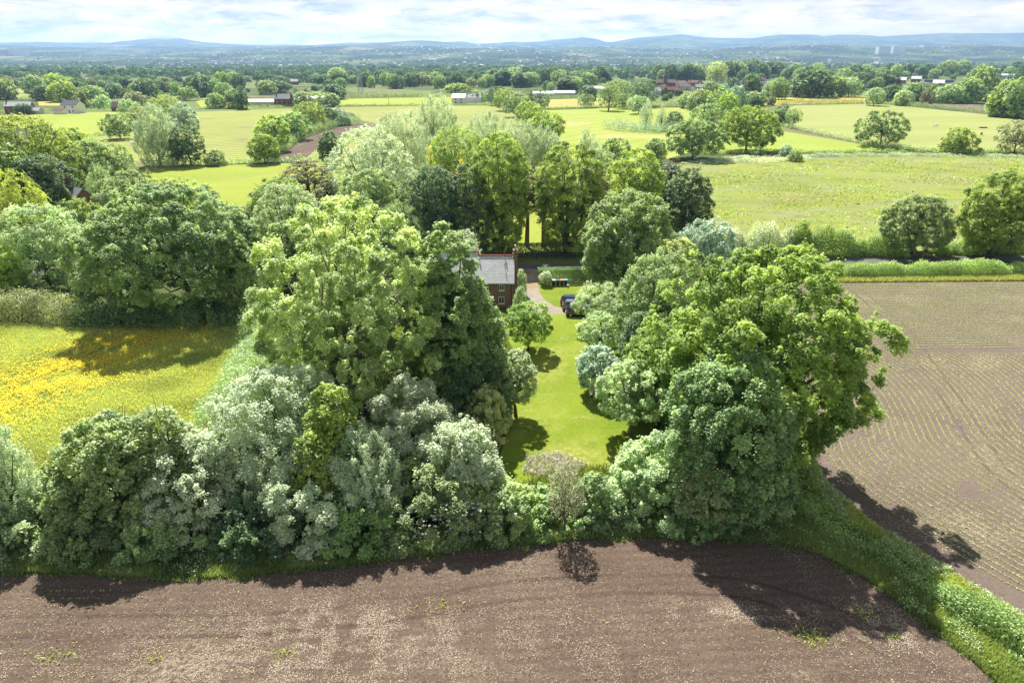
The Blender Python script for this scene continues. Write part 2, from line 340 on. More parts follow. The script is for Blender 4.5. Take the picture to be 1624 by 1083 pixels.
mown = field_mat('mown_grass', [(.3, .4, .06), (.38, .47, .075), (.46, .52, .11)], .02, .5, stripe=(-64, 7, .5, (.44, .56, .12)), bump=.3)
sheet('field', [(1150, 198), (1215, 196), (1240, 208), (1330, 223), (1420, 238), (1330, 241.5), (1170, 242.5), (1100, 240)], mown, .008)
graz = field_mat('grazed_grass', [(.34, .4, .12), (.42, .47, .15), (.48, .52, .19)], .03, .4, bump=.6, streak=(8, .3))
sheet('field', [(1245, 172), (1262, 167.5), (1370, 165), (1420, 167), (1624, 189), (2000, 222), (2000, 238), (1624, 240.5), (1450, 238), (1345, 221), (1262, 204)], graz, .008)
rape = field_mat('yellow_field', [(.5, .42, .09), (.6, .5, .1), (.65, .55, .15)], .02, .3)
sheet('field', [(1120, 165), (1180, 157), (1300, 153.3), (1420, 152.5), (1422, 158), (1400, 163), (1260, 165.5), (1180, 169)], rape, .008)
sheet('field', [(1462, 166), (1550, 164.5), (1566, 175), (1556, 178), (1500, 174)], soil2, .008)
mown2 = field_mat('striped_grass', [(.31, .42, .06), (.39, .48, .075), (.47, .5, .12)], .015, .4, stripe=(60, 9, .55, (.48, .56, .14)), bump=.3)
overlay(mown2, .018, .56, .08, (.6, .5, .22), (1, 1.8, 1))
sheet('field', [(845, 176.5), (960, 172), (1110, 171), (1200, 176), (1215, 192), (1160, 205), (1100, 240), (1060, 252), (930, 262), (870, 235), (840, 205), (825, 185)], mown2, .008)
hay = field_mat('hay_field', [(.45, .42, .12), (.52, .5, .14), (.56, .54, .2)], .02, .3)
sheet('field', [(862, 158.5), (960, 155.5), (1010, 158), (1010, 168), (960, 169.5), (866, 171.5)], hay, .008)
crop_c = [(.36, .45, .08), (.44, .52, .1), (.5, .56, .14)]
crop1 = field_mat('crop_rows', crop_c, .012, .3, stripe=(28, 6.5, .8, (.27, .26, .11)), bump=.2)
overlay(crop1, .012, .6, .06, (.32, .24, .16), (1, 2, 1), fine=(.1, .4, .2))
sheet('field', [(130, 216), (200, 208), (300, 178.5), (460, 172.5), (475, 180), (450, 205), (430, 236), (420, 256), (330, 262), (240, 262), (160, 240)], crop1, .008)
crop0 = field_mat('young_crop', [(.34, .43, .06), (.42, .5, .08), (.46, .54, .12)], .012, .3, bump=.2)
sheet('field', [(-300, 190), (0, 184), (150, 178.5), (300, 177.5), (200, 207), (130, 215), (0, 200), (-300, 205)], crop0, .010)
crop2 = field_mat('sown_rows', crop_c, .012, .3, stripe=(62, 5.5, .75, (.3, .26, .14)), bump=.2)
sheet('field', [(500, 170.5), (630, 169), (795, 168), (822, 186), (850, 215), (870, 265), (560, 268), (470, 256), (520, 226), (580, 204), (610, 198), (575, 192), (560, 180)], crop2, .008)
sheet('track', [(438, 250), (488, 250), (512, 226), (560, 206), (610, 199.5), (640, 198), (575, 197), (530, 200), (500, 209), (468, 228)], soil, .012)
sheet('field', [(548, 157), (640, 155), (722, 154), (722, 166.5), (640, 167.5), (520, 168)], crop0, .008)
sheet('field', [(15, 142), (60, 140), (78, 150), (85, 158), (30, 158)], graz, .008)
sheet('field', [(60, 160), (95, 157.5), (96, 168), (62, 168)], rape, .008)
sheet('field', [(310, 160), (390, 158), (400, 172), (320, 172)], crop0, .008)
for fx in [(150, 1120, 260, 1122, 1.2), (300, 1118, 390, 117, 1)]: pass

# ------------------------------------------------------------------ far plain and hills
skyl = [(-400, 78), (0, 72), (60, 67.5), (130, 68.5), (190, 70), (230, 67), (290, 65), (330, 70), (400, 72), (520, 73), (600, 70.5), (700, 69), (735, 67.5), (760, 71), (800, 69), (860, 68), (895, 64.5), (925, 61.5), (945, 66), (960, 70), (1000, 63), (1050, 58.5), (1075, 55.5), (1110, 60), (1135, 62), (1190, 62.5), (1230, 58), (1280, 56), (1302, 59), (1320, 56.5), (1370, 57), (1390, 59), (1440, 56.5), (1520, 55.5), (1624, 54.5), (2000, 54)]
hn = np.random.default_rng(3)
_wv = [(hn.uniform(-1, 1), hn.uniform(-1, 1), hn.uniform(0, 6.28)) for _ in range(36)]
def fbm(x, y, L0, octs=5):
    s = 0; a = 1; k = 0
    for o in range(octs):
        for j in range(4):
            wx, wy, ph = _wv[(k) % 36]; k += 1
            s = s + a*np.sin((x*wx+y*wy)*6.28/(L0/2**o)+ph)*.35
        a *= .55
    return s
def sstep(x, a, b):
    t = np.clip((x-a)/(b-a), 0, 1); return t*t*(3-2*t)
_sx = np.array([s[0] for s in skyl]); _sy = np.array([s[1] for s in skyl])
def terrain(x, y):
    x = np.asarray(x, float); y = np.maximum(np.asarray(y, float), 1.)
    px = CX+F*x/(y*CP+CAM_H*SP*0)   # bearing of the place, as on the map
    d = y
    def at(py, dd):
        v = (py-CYY)/F; return CAM_H-dd*(SP+v*CP)/(CP-v*SP)
    top = at(np.interp(px, _sx, _sy), 16500.)
    mid = at(78.0, 9000.)+45*fbm(x, y, 4200, 3)
    h = 0*d
    h = h+sstep(d, 3600, 9000)*mid
    h = h+sstep(d, 9500, 16500)*(top-mid)
    h = h+sstep(d, 4500, 9000)*14*fbm(x+900, y, 1500, 4)*(1-sstep(d, 15000, 16500)*.9)
    h = h+sstep(d, 9500, 12500)*(1-sstep(d, 13500, 16300))*55*fbm(x-500, y+300, 3200, 4)
    h = h-sstep(d, 16800, 22000)*(top*.6)
    return h-2.5*(1-sstep(d, 3600, 4300))
ys = np.concatenate([np.linspace(3300, 9000, 80), np.linspace(9080, 17000, 110), np.linspace(17200, 21500, 16)])
us = np.linspace(-1.02, 1.02, 420)
YY, UU = np.meshgrid(ys, us, indexing='ij'); XX = YY*UU; ZZ = terrain(XX, YY)
V = np.stack([XX, YY, ZZ], -1).reshape(-1, 3); nu = len(us)
ii = (np.arange(len(ys)-1)[:, None]*nu+np.arange(nu-1)[None]).ravel()
Fq = np.stack([ii, ii+1, ii+nu+1, ii+nu], -1)
hill_m, n, l, b = mat_base('hill_country'); b.inputs['Roughness'].default_value = 1; b.inputs['Specular IOR Level'].default_value = 0
geo = n.new('ShaderNodeNewGeometry'); vo = n.new('ShaderNodeTexVoronoi'); vo.inputs['Scale'].default_value = 1/300; l.new(geo.outputs['Position'], vo.inputs['Vector'])
sep = n.new('ShaderNodeSeparateColor'); l.new(vo.outputs['Color'], sep.inputs[0])
r = n.new('ShaderNodeValToRGB'); r.color_ramp.interpolation = 'CONSTANT'; e = r.color_ramp.elements
e[0].position = 0; e[0].color = (.05, .08, .035, 1); e[1].position = .3; e[1].color = (.1, .14, .05, 1)
for p_, c_ in ((.5, (.17, .2, .08)), (.7, (.12, .18, .06)), (.84, (.26, .27, .12)), (.95, (.36, .34, .2))): x = e.new(p_); x.color = (*[q_*.55 for q_ in c_], 1)
l.new(sep.outputs[0], r.inputs[0])
nz = n.new('ShaderNodeTexNoise'); nz.inputs['Scale'].default_value = 1/700; nz.inputs['Detail'].default_value = 8; nz.inputs['Roughness'].default_value = .65; l.new(geo.outputs['Position'], nz.inputs['Vector'])
mr = n.new('ShaderNodeMapRange'); mr.inputs['From Min'].default_value = .47; mr.inputs['From Max'].default_value = .53; l.new(nz.outputs['Fac'], mr.inputs['Value'])
mc = n.new('ShaderNodeMix'); mc.data_type = 'RGBA'; l.new(mr.outputs[0], mc.inputs['Factor']); l.new(r.outputs[0], mc.inputs[6]); mc.inputs[7].default_value = (.028, .045, .025, 1)
l.new(mc.outputs[2], b.inputs['Base Color'])
tag(link('hills', np_mesh('hills', V, Fq, mats=[hill_m], smooth=True)), kind='structure')

# ------------------------------------------------------------------ foliage machinery
def unit(v): return v/np.maximum(np.linalg.norm(v, axis=-1, keepdims=True), 1e-9)
def rdir(n, r_): return unit(r_.normal(0, 1, (n, 3)))
def leaf_geo(P, Nn, S, v, r_, el=1.7):
    "rhombic leaf sprays: P positions, Nn normals, S lengths"
    n_ = len(P); t = unit(np.cross(Nn, rdir(n_, r_))); b_ = np.cross(Nn, t)
    h = (S*.5)[:, None]; q = (S*.5/el)[:, None]
    V = np.stack([P-t*h, P+b_*q+Nn*h*.12, P+t*h, P-b_*q+Nn*h*.12], 1).reshape(-1, 3)
    return V, np.arange(n_*4).reshape(-1, 4), np.repeat(v, 4)
def dome(t, c, p, cut):
    t = np.clip(t, 0, 1); hi_ = np.clip(1-(np.abs(t-c)/(1.001-c))**p, 0, 1)**.56
    return np.where(t > c, hi_, 1-cut*(np.clip(c-t, 0, 1)/c)**2.2)
SHAPES = {   # profile, lobe radius share, clump radius, vertical stretch of clumps, crown start
    'oak':   dict(pr=lambda t: dome(t, .42, 2.2, .35), lr=.23, cs=(1, 1, .8), base=.16, up=.55, inner=.5),
    'ash':   dict(pr=lambda t: dome(t, .5, 2.3, .2), lr=.2, cs=(1, 1, 1.05), base=.08, up=.5, inner=.8),
    'tall':  dict(pr=lambda t: np.sin(math.pi*np.clip(t*.86+.13, 0, 1))**.5, lr=.3, cs=(1, 1, .9), base=.03, up=.5, inner=.4),
    'lime':  dict(pr=lambda t: dome(t, .66, 2.1, .42), lr=.27, cs=(1, 1, .9), base=.02, up=.5, inner=.5),
    'shrub': dict(pr=lambda t: np.cos(math.pi/2*np.clip(t, 0, 1)**1.3)**.5, lr=.27, cs=(1, 1, .9), base=.0, up=.5, inner=.4),
    'willow': dict(pr=lambda t: np.cos(math.pi/2*np.clip(t, 0, 1)**1.5)**.55*(.75+.25*np.clip(t*3, 0, 1)), lr=.22, cs=(.6, .6, 1.7), base=.03, up=.35, inner=.4, plume=1),
    'weep':  dict(pr=lambda t: np.cos(math.pi/2*np.clip(t, 0, 1)**2.2)**.6, lr=.22, cs=(.5, .5, 2.4), base=.03, up=.1, inner=.35, plume=-1),
    'pine':  dict(pr=lambda t: np.sin(math.pi*np.clip(t, 0, 1)**.7)**.8, lr=.3, cs=(1.3, 1.3, .45), base=.42, up=.7, inner=.3),
    'cypress': dict(pr=lambda t: (1-np.clip(t, 0, 1))**.65*np.minimum(1, .6+t*3), lr=.4, cs=(.8, .8, 1.8), base=.02, up=.3, inner=.2),
    'apple': dict(pr=lambda t: dome(t, .45, 2.2, .5), lr=.3, cs=(1, 1, .8), base=.28, up=.5, inner=.3),
}
def crown(shape, Rr, H, nleaf, leaf, clump, seed, sparse=0.0, lob=None, elx=None, extra=None):
    s = SHAPES[shape]; r_ = np.random.default_rng(seed)
    b = s['base']*H; lr = (lob or s['lr'])*Rr; lz = H-b
    asym = r_.uniform(.9, 1.06, 8) if shape in ('ash', 'apple') else r_.uniform(.76, 1.14, 8); 
    def env(th): return np.interp((th/(2*math.pi)*8) % 8, np.arange(9), np.append(asym, asym[0]))
    # lobes, spread evenly over the envelope
    nl = int(np.clip(3.3*(2*math.pi*Rr*lz*.8)/(math.pi*lr*lr*2.2), 8, 150))
    cand_t = r_.random(nl*14); cand_th = r_.random(nl*14)*2*math.pi
    rr = Rr*s['pr'](cand_t)*env(cand_th)
    keep = r_.random(len(rr)) < np.clip(rr/Rr+.15, .1, 1)
    cand_t, cand_th, rr = cand_t[keep], cand_th[keep], rr[keep]
    rl = lr*(.5+.95*r_.random(len(rr))**1.3)
    rad_ = np.maximum(rr-rl*.85, 0)*np.where(r_.random(len(rr)) < .86, 1, r_.uniform(1.0, 1.18, len(rr)))
    P = np.stack([np.cos(cand_th)*rad_, np.sin(cand_th)*rad_, b+np.clip(cand_t*lz, rl*.75, lz-rl*.75)], 1)
    sel = [0]; dmin = np.linalg.norm(P-P[0], axis=1)
    while len(sel) < min(nl, len(P)):
        k = int(np.argmax(dmin*r_.uniform(.8, 1, len(P)))); sel.append(k); dmin = np.minimum(dmin, np.linalg.norm(P-P[k], axis=1))
    LP, LRd = P[sel], rl[sel]
    if extra is not None: LP = np.vstack([LP, extra[:, :3]]); LRd = np.append(LRd, extra[:, 3])
    cen = np.array([0, 0, b+lz*.42])
    out = unit((LP-cen)*np.array([1, 1, Rr/lz*1.4]))
    ni = int(nl*s['inner'])
    # clumps on lobes
    ncl = max(3, int(2.4*(np.mean(LRd)/clump)**2*(1-sparse)))
    ci = np.repeat(np.arange(len(LP)), ncl); d = rdir(len(ci), r_)
    d = unit(d+out[ci]*.75+np.array([0, 0, .25]))
    CPos = LP[ci]+d*LRd[ci][:, None]*r_.uniform(.72, 1.08, len(ci))[:, None]*np.array([1, 1, .85])
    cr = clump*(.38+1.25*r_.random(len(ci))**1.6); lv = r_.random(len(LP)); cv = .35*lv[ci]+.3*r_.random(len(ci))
    # slim shoots standing off the surface
    ns = int(len(LP)*(2.5 if shape in ('ash', 'oak', 'apple', 'shrub') else 0)); tall_ = np.ones(len(ci))
    if ns:
        k = r_.integers(0, len(LP), ns); sd = unit(out[k]*.7+rdir(ns, r_)*.8+np.array([0, 0, .7]))
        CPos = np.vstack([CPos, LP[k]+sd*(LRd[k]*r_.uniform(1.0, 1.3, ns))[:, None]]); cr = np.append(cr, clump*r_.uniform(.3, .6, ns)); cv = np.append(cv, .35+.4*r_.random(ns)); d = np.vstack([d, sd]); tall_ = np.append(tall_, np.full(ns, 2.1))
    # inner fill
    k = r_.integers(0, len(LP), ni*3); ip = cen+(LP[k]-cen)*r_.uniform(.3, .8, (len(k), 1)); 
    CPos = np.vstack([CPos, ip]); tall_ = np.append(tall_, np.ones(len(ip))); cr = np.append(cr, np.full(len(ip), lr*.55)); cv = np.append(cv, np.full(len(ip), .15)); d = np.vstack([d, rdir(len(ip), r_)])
    ok = CPos[:, 2] > .12; CPos, cr, cv, d, tall_ = CPos[ok], cr[ok], cv[ok], d[ok], tall_[ok]
    wgt = cr**1.6; wgt /= wgt.sum()
    li = r_.choice(len(CPos), nleaf, p=wgt)
    dd = rdir(nleaf, r_); 
    dd = unit(dd+.6*d[li]+np.array([0, 0, .25]))
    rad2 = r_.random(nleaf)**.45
    rad3 = rad2*np.where(r_.random(nleaf) < .1, r_.uniform(1.1, 1.7, nleaf), 1); off = dd*(cr[li]*rad3)[:, None]*np.array(s['cs']); off[:, 2] *= tall_[li]
    if s.get('plume'):
        ax = unit(out[np.minimum(li//max(ncl, 1), len(LP)-1)]*.5+np.array([0, 0, 1.0*s['plume']]))
        off = off*np.array([1, 1, .35])+ax*(off[:, 2:3])
    LPos = CPos[li]+off; LPos[:, 2] = np.maximum(LPos[:, 2], .06)
    if s.get('plume'):
        nn = unit(dd*.6+rdir(nleaf, r_)*.8+np.array([0, 0, .5]))
    else:
        nn = unit(dd*.55+rdir(nleaf, r_)*.55+np.array([0, 0, s['up']+.3]))
    S = leaf*r_.uniform(.6, 1.35, nleaf)
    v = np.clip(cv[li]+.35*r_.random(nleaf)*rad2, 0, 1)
    return leaf_geo(LPos, nn, S, v, r_, elx or (2.6 if s.get('plume') else 1.6)), LP, LRd
def trunk_mb(shape, Rr, H, LP, seed, tr=None, nlimb=22, stems=1):
    r_ = random.Random(seed); m = MB(); tr = tr or max(.09, H*.022)
    s = SHAPES[shape]
    fork = H*(.28 if shape not in ('pine', 'tall', 'cypress') else .7)
    tops = []
    for k in range(stems):
        a = r_.uniform(0, 6.28); sp = (0 if stems == 1 else Rr*.12)
        bx, by = math.cos(a+k*2.4)*sp, math.sin(a+k*2.4)*sp
        p = [(bx, by, -.1), (bx*1.2+r_.uniform(-.05, .05)*H*.3, by*1.2, fork*.5), (bx*2.2+r_.uniform(-.04, .04)*H, by*2.2+r_.uniform(-.04, .04)*H, fork)]
        m.tube(p, [tr*1.45, tr, tr*.8], 8); tops.append(p[-1])
        q = p[-1]; m.tube([q, (q[0]*1.1, q[1]*1.1, H*.55), (q[0]*.9+r_.uniform(-.3, .3), q[1], H*(.86 if shape in ('pine', 'cypress') else .72))], [tr*.8, tr*.4, tr*.08], 7)
    idx = list(range(len(LP))); r_.shuffle(idx)
    for k in idx[:nlimb]:
        e = Vector(LP[k]); q = Vector(tops[r_.randrange(len(tops))]); 
        z0 = min(q.z*r_.uniform(.75, 1.5), e.z*.85); st = Vector((q.x*z0/max(q.z, .1), q.y*z0/max(q.z, .1), z0))
        mid = st.lerp(e, .5)+Vector((0, 0, -.08*Rr if shape != 'pine' else .0))+Vector((r_.uniform(-1, 1), r_.uniform(-1, 1), r_.uniform(-.5, 1)))*Rr*.06
        m.tube([st, mid, e, e+(e-mid)*.35], [tr*.42, tr*.26, tr*.12, tr*.04], 5, False)
    return m

_cnt = [100]
def plant(name, px, foot, top, wpx, shape, leafm, label, nleaf=20000, leaf=.3, clump=None, bark=None, cat='tree', group=None, sparse=0, stems=1, lob=None, wscale=1.0, elx=None, base=None, boughs=None):
    "one plant of its own shape; foot, top and width are where the photo shows them, turned into metres"
    _cnt[0] += 1; x, Y = G(px, foot); Z = depth(Y)
    if foot > 690 and (shape in ('shrub', 'willow') or base): Y += (.82*wpx/2/F*Z if foot > 780 else .7*wpx/2/F*Z)+.25
    H = max(.5, top_h(Y, top)); x = (px-CX)/F*depth(Y, H*.5); Rr = wpx/2/F*depth(Y, H*.5)*wscale
    if Y < 135: nleaf = int(nleaf*1.9); leaf *= .76
    clump = clump or max(.3, min(.8, Rr*.1))
    ex = None
    if boughs:
        ex = []
        for bx_0, by_0, dy_, rr_ in boughs:
            yy_ = Y+dy_; h_ = top_h(yy_, by_0); ex.append(((bx_0-CX)/F*depth(yy_, h_)-x, dy_, h_, rr_))
        ex = np.array(ex)
    (V, Fq, v), LP, LR = crown(shape, Rr, H, nleaf, leaf, clump, _cnt[0], sparse, lob, elx, ex)
    if base: V[:, 2] += base
    root = empty(name, (x, Y, 0)); tag(root, label, cat, group)
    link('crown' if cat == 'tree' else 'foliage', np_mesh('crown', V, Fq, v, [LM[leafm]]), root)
    tb = trunk_mb(shape, Rr, H, LP, _cnt[0], stems=stems, tr=(None if cat == 'tree' else max(.04, H*.012)))
    tb.build('trunk' if cat == 'tree' else 'stem', bark or BARK, root, True)
    return root

# ------------------------------------------------------------------ near trees (each its own crown)
T = plant
# silver sallows and shrubs of the front thicket
T('willow_tree', 452, 770, 598, 205, 'ash', 'silver', 'big silvery sallow at the back of the front thicket, beside the meadow corner', 42000, .26, .45)
T('willow_tree', 650, 800, 612, 175, 'shrub', 'silver', 'silvery sallow in the front thicket just below the great ash tree', 38000, .26, .45)
T('willow_tree', 737, 842, 676, 140, 'shrub', 'silver', 'silvery sallow in the thicket closest to the end of the lawn', 26000, .26, .42)
T('willow_tree', 310, 862, 690, 190, 'shrub', 'silver', 'broad silvery sallow between the dark maple and the thicket centre', 36000, .26, .45)
T('willow_tree', 500, 868, 700, 220, 'shrub', 'silver', 'grey-green sallow at the front of the thicket, over the ploughed soil', 40000, .26, .45)
T('willow_tree', 385, 820, 660, 120, 'willow', 'silver', 'narrow silvery sallow wedged in the middle of the thicket', 18000, .26, .42)
T('willow_tree', 575, 850, 690, 130, 'willow', 'silver', 'silvery sallow behind the flowering elder in the thicket', 20000, .26, .42)
T('maple_tree', 530, 800, 612, 74, 'apple', 'oak', 'slim bright green tree rising out of the silvery sallows', 11000, .3, .42)
T('maple_tree', 500, 830, 690, 66, 'apple', 'oak', 'low bright green sapling among the silvery sallows', 6500, .3, .4)
T('maple_tree', 178, 872, 655, 150, 'oak', 'green', 'dark maple with pale leaf tips standing up from the thicket beside the meadow', 26000, .34, .5, base=-.8)
T('maple_tree', 262, 840, 640, 95, 'ash', 'green', 'green maple with upright shoots at the back of the thicket by the meadow', 13000, .34, .5, base=-.8)
T('shrub', 140, 890, 765, 130, 'shrub', 'green', 'dark green shrub at the foot of the dark maple by the ploughed soil', 12000, .3, .4, cat='shrub')
T('willow_tree', 8, 872, 672, 90, 'willow', 'silver', 'silvery tree cut by the edge of the picture beside the buttercup meadow', 14000, .28, .42)
T('shrub', 62, 893, 782, 175, 'shrub', 'pale', 'low grey-green bush in front of the buttercup meadow', 17000, .25, .4, cat='shrub')
T('shrub', -10, 900, 800, 130, 'shrub', 'green', 'dark bush at the meadow corner beyond the low grey-green bush', 8000, .28, .4, cat='shrub')
T('elder_bush', 690, 872, 740, 190, 'shrub', 'green', 'dark green elder with white flower heads over the ploughed soil', 26000, .27, .42, cat='shrub')
T('shrub', 795, 862, 772, 110, 'shrub', 'green', 'dark green shrub between the elder and the end of the lawn', 14000, .27, .4, cat='shrub')
T('shrub', 400, 893, 800, 140, 'shrub', 'dark', 'dark undershrub in front of the sallows, above the grassy bank', 12000, .27, .4, cat='shrub')
T('shrub', 250, 900, 815, 150, 'shrub', 'green', 'low dark shrub under the broad silvery sallow', 12000, .27, .4, cat='shrub')
T('shrub', 560, 888, 800, 130, 'shrub', 'hedge', 'low shrub beside the flowering elder, under the grey-green sallow', 11000, .27, .4, cat='shrub')
T('shrub', 897, 848, 738, 50, 'apple', 'brown', 'thin brownish thorn bush at the foot of the lawn', 1500, .2, .3, cat='shrub', sparse=.4)
T('shrub', 938, 838, 756, 60, 'shrub', 'green', 'low green bush beside the brownish thorn at the lawn foot', 6000, .26, .35, cat='shrub')
T('shrub', 858, 852, 785, 110, 'shrub', 'hedge', 'bramble mound below the brownish thorn at the lawn foot', 9000, .25, .38, cat='shrub')
T('shrub', 955, 850, 790, 110, 'shrub', 'green', 'lower green scrub under the green bush at the lawn foot', 9000, .25, .38, cat='shrub')
T('shrub', 1032, 838, 702, 148, 'shrub', 'pale', 'rounded pale green shrub in front of the apple trees', 24000, .26, .42, cat='shrub')
T('shrub', 1118, 838, 738, 95, 'apple', 'olive', 'yellowish bush with arching twigs beside the rounded pale shrub', 6500, .22, .35, cat='shrub', sparse=.3)
T('shrub', 1090, 852, 770, 130, 'shrub', 'green', 'green scrub under the yellowish arching bush', 12000, .27, .4, cat='shrub')
# right-hand group
T('oak_tree', 1190, 735, 404, 288, 'oak', 'oak', 'huge spreading yellow-green oak reaching out over the seeded field', 112000, .34, .55, sparse=.15, lob=.17, boughs=[(1340, 520, -1, 2.0), (1375, 528, -1, 1.9), (1398, 545, -1.5, 1.5), (1350, 560, -2, 1.8), (1385, 585, -2, 1.4), (1330, 600, -2, 1.9), (1345, 640, -2.5, 1.6), (1368, 655, -2.5, 1.1), (1305, 640, -3, 1.8), (1290, 480, 0, 2.3), (1300, 440, 1, 1.7), (1290, 545, -2, 2.2), (1262, 420, 1, 1.8), (1080, 470, 0, 1.8), (1050, 520, -1, 1.6), (1120, 430, 0, 1.7), (1285, 675, -3, 1.2)])
T('ash_tree', 1158, 812, 570, 178, 'ash', 'green', 'tall mid-green tree in front of the huge spreading oak', 52000, .3, .5)
T('elm_tree', 1205, 830, 690, 110, 'shrub', 'green', 'dark leafy lower tree at the foot of the seeded field corner', 18000, .34, .5)
T('oak_tree', 1045, 655, 512, 130, 'oak', 'oak', 'small oak crowding the apple trees beside the lawn', 24000, .34, .5, base=-.5)
T('apple_tree', 1003, 690, 585, 105, 'apple', 'pale', 'pale grey-green apple tree leaning over the lower lawn', 14000, .24, .4, bark=BARKG, sparse=.3)
T('apple_tree', 950, 560, 503, 66, 'apple', 'pale', 'small apple tree with crooked stem halfway up the lawn', 7500, .24, .38)
T('apple_tree', 955, 522, 455, 82, 'apple', 'pale', 'pale apple tree hiding the noses of the parked cars', 12000, .24, .4)
T('pear_tree', 948, 625, 553, 62, 'oak', 'blue', 'bluish green round bush tree beside the person on the lawn', 10000, .26, .38)
T('maple_tree', 1045, 565, 405, 120, 'ash', 'green', 'grey-green maple behind the apple trees', 28000, .32, .5)
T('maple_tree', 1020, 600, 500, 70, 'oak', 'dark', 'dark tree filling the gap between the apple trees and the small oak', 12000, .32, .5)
T('sycamore_tree', 1000, 468, 297, 130, 'oak', 'green', 'big sycamore shading the box hedge across the drive', 52000, .4, .62, base=-1)
T('sycamore_tree', 1060, 480, 380, 100, 'oak', 'ash', 'bright pale-topped tree behind the grey-green maple', 20000, .38, .55)
T('holly_tree', 1090, 392, 262, 78, 'oak', 'dark', 'dark green tree beside the rough pasture corner', 22000, .42, .6, base=-1)
T('elder_tree', 1120, 445, 352, 90, 'oak', 'blue', 'grey-green elder between the dark tree and the huge oak', 15000, .34, .5)
# the great ash and its neighbours
T('ash_tree', 566, 668, 324, 276, 'ash', 'ash', 'great domed pale green ash in the middle of the garden', 140000, .3, .42, stems=4, bark=BARKG, lob=.125)
T('ash_tree', 545, 560, 318, 120, 'ash', 'ash', 'smaller pale green ash just behind the great domed ash', 26000, .34, .5)
T('sycamore_tree', 706, 655, 360, 116, 'oak', 'green', 'tall dark green sycamore between the great ash and the cottage', 48000, .34, .48)
T('sycamore_tree', 752, 650, 462, 88, 'ash', 'green', 'lower sycamore standing before the cottage wall beside the tall one', 30000, .34, .48)
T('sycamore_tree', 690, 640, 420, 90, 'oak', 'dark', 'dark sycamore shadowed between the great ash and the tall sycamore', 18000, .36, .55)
T('laurel_bush', 742, 695, 570, 120, 'shrub', 'dark', 'dark laurel under the tall sycamore', 18000, .28, .42, cat='shrub')
T('apple_tree', 838, 556, 488, 72, 'apple', 'bright', 'round apple tree alone at the top of the lawn', 11000, .26, .4)
T('apple_tree', 818, 660, 560, 62, 'apple', 'pale', 'pale yellowish apple tree at the shaded side of the lawn', 9000, .24, .38, sparse=.2)
T('viburnum_bush', 772, 705, 620, 76, 'shrub', 'blossom', 'shrub with creamy pink blossom beside the lawn', 10000, .25, .36, cat='shrub')
T('shrub', 712, 702, 650, 60, 'shrub', 'green', 'small dark shrub between the sallows and the blossoming shrub', 6000, .25, .36, cat='shrub')
T('shrub', 826, 505, 455, 24, 'shrub', 'green', 'narrow climber-covered shrub at the cottage corner by the drive', 3500, .22, .3, cat='shrub')
T('shrub', 826, 470, 428, 15, 'shrub', 'pale', 'pale green climbing shrub against the cottage gable', 2500, .22, .3, cat='shrub', sparse=.3)
T('elaeagnus_bush', 738, 440, 366, 50, 'shrub', 'silver', 'grey bush behind the cottage roof near the pale pole', 5000, .3, .4, cat='shrub')
T('shrub', 865, 453, 433, 17, 'apple', 'silver', 'white-flowered shrub against the clipped box hedge', 2500, .2, .28, cat='shrub')
# group behind the great ash
T('oak_tree', 285, 488, 298, 264, 'oak', 'green', 'massive dark green oak at the far edge of the buttercup meadow', 105000, .4, .62, lob=.17)
T('oak_tree', 186, 486, 376, 116, 'oak', 'green', 'side tree leaning on the massive dark oak towards the hawthorn hedge', 24000, .36, .55)
T('ash_tree', 62, 458, 332, 130, 'ash', 'pale', 'pale rustling tree above the hawthorn hedge, near the yellow willow', 36000, .36, .55)
T('maple_tree', 2, 480, 388, 62, 'oak', 'bright', 'bright green tree cut by the picture edge above the hawthorn hedge', 9000, .34, .5)
T('oak_tree', 132, 420, 322, 96, 'oak', 'oak', 'darker tree tucked behind the pale rustling tree', 22000, .4, .6)
T('oak_tree', 214, 400, 275, 108, 'oak', 'green', 'round oak beside the chimney hidden among trees', 26000, .4, .6)
T('maple_tree', 376, 505, 372, 66, 'oak', 'green', 'smaller dark tree between the massive oak and the great ash', 22000, .34, .55)
T('ash_tree', 462, 455, 297, 110, 'ash', 'pale', 'light green ash behind the great domed ash, near the dark pines', 30000, .36, .55)
T('scots_pine', 440, 400, 272, 90, 'pine', 'pine', 'blue-green pine standing over the small yellow meadow', 18000, .4, .6, bark=BARKR, base=-2)
T('maple_tree', 450, 412, 284, 95, 'oak', 'bright', 'vivid green tree growing through the blue-green pine', 17000, .38, .55)
T('scots_pine', 490, 360, 238, 84, 'pine', 'brown', 'brown-tinged pine standing above the small meadow', 18000, .4, .6, bark=BARKR, base=-2)
T('scots_pine', 520, 380, 272, 50, 'pine', 'brown', 'lower brown-tinged pine beside the little cypress', 9000, .4, .6, bark=BARKR, base=-2)
T('cypress_tree', 503, 360, 282, 16, 'cypress', 'dark', 'slim dark cypress beside the brown-tinged pine', 4000, .3, .4)
T('oak_tree', 523, 264, 211, 38, 'oak', 'dark', 'round dark tree on the edge of the sown field', 7000, .6, .9)
T('poplar_tree', 587, 372, 208, 128, 'ash', 'silver', 'large pale silvery poplar with dark bent limbs', 36000, .42, .65, sparse=.25, bark=BARKR)
T('maple_tree', 592, 400, 272, 96, 'oak', 'green', 'round mid-green tree in front of the pale silvery poplar', 24000, .38, .55)
T('willow_tree', 634, 418, 322, 92, 'weep', 'pale', 'grey-green feathery tree behind the great ash', 18000, .34, .5)
T('yew_tree', 690, 405, 266, 84, 'oak', 'dark', 'black-green yew behind the pale pole', 24000, .38, .6)
T('yew_tree', 742, 405, 262, 66, 'tall', 'dark', 'tall dark tree between the yew and the first lime', 20000, .38, .6)
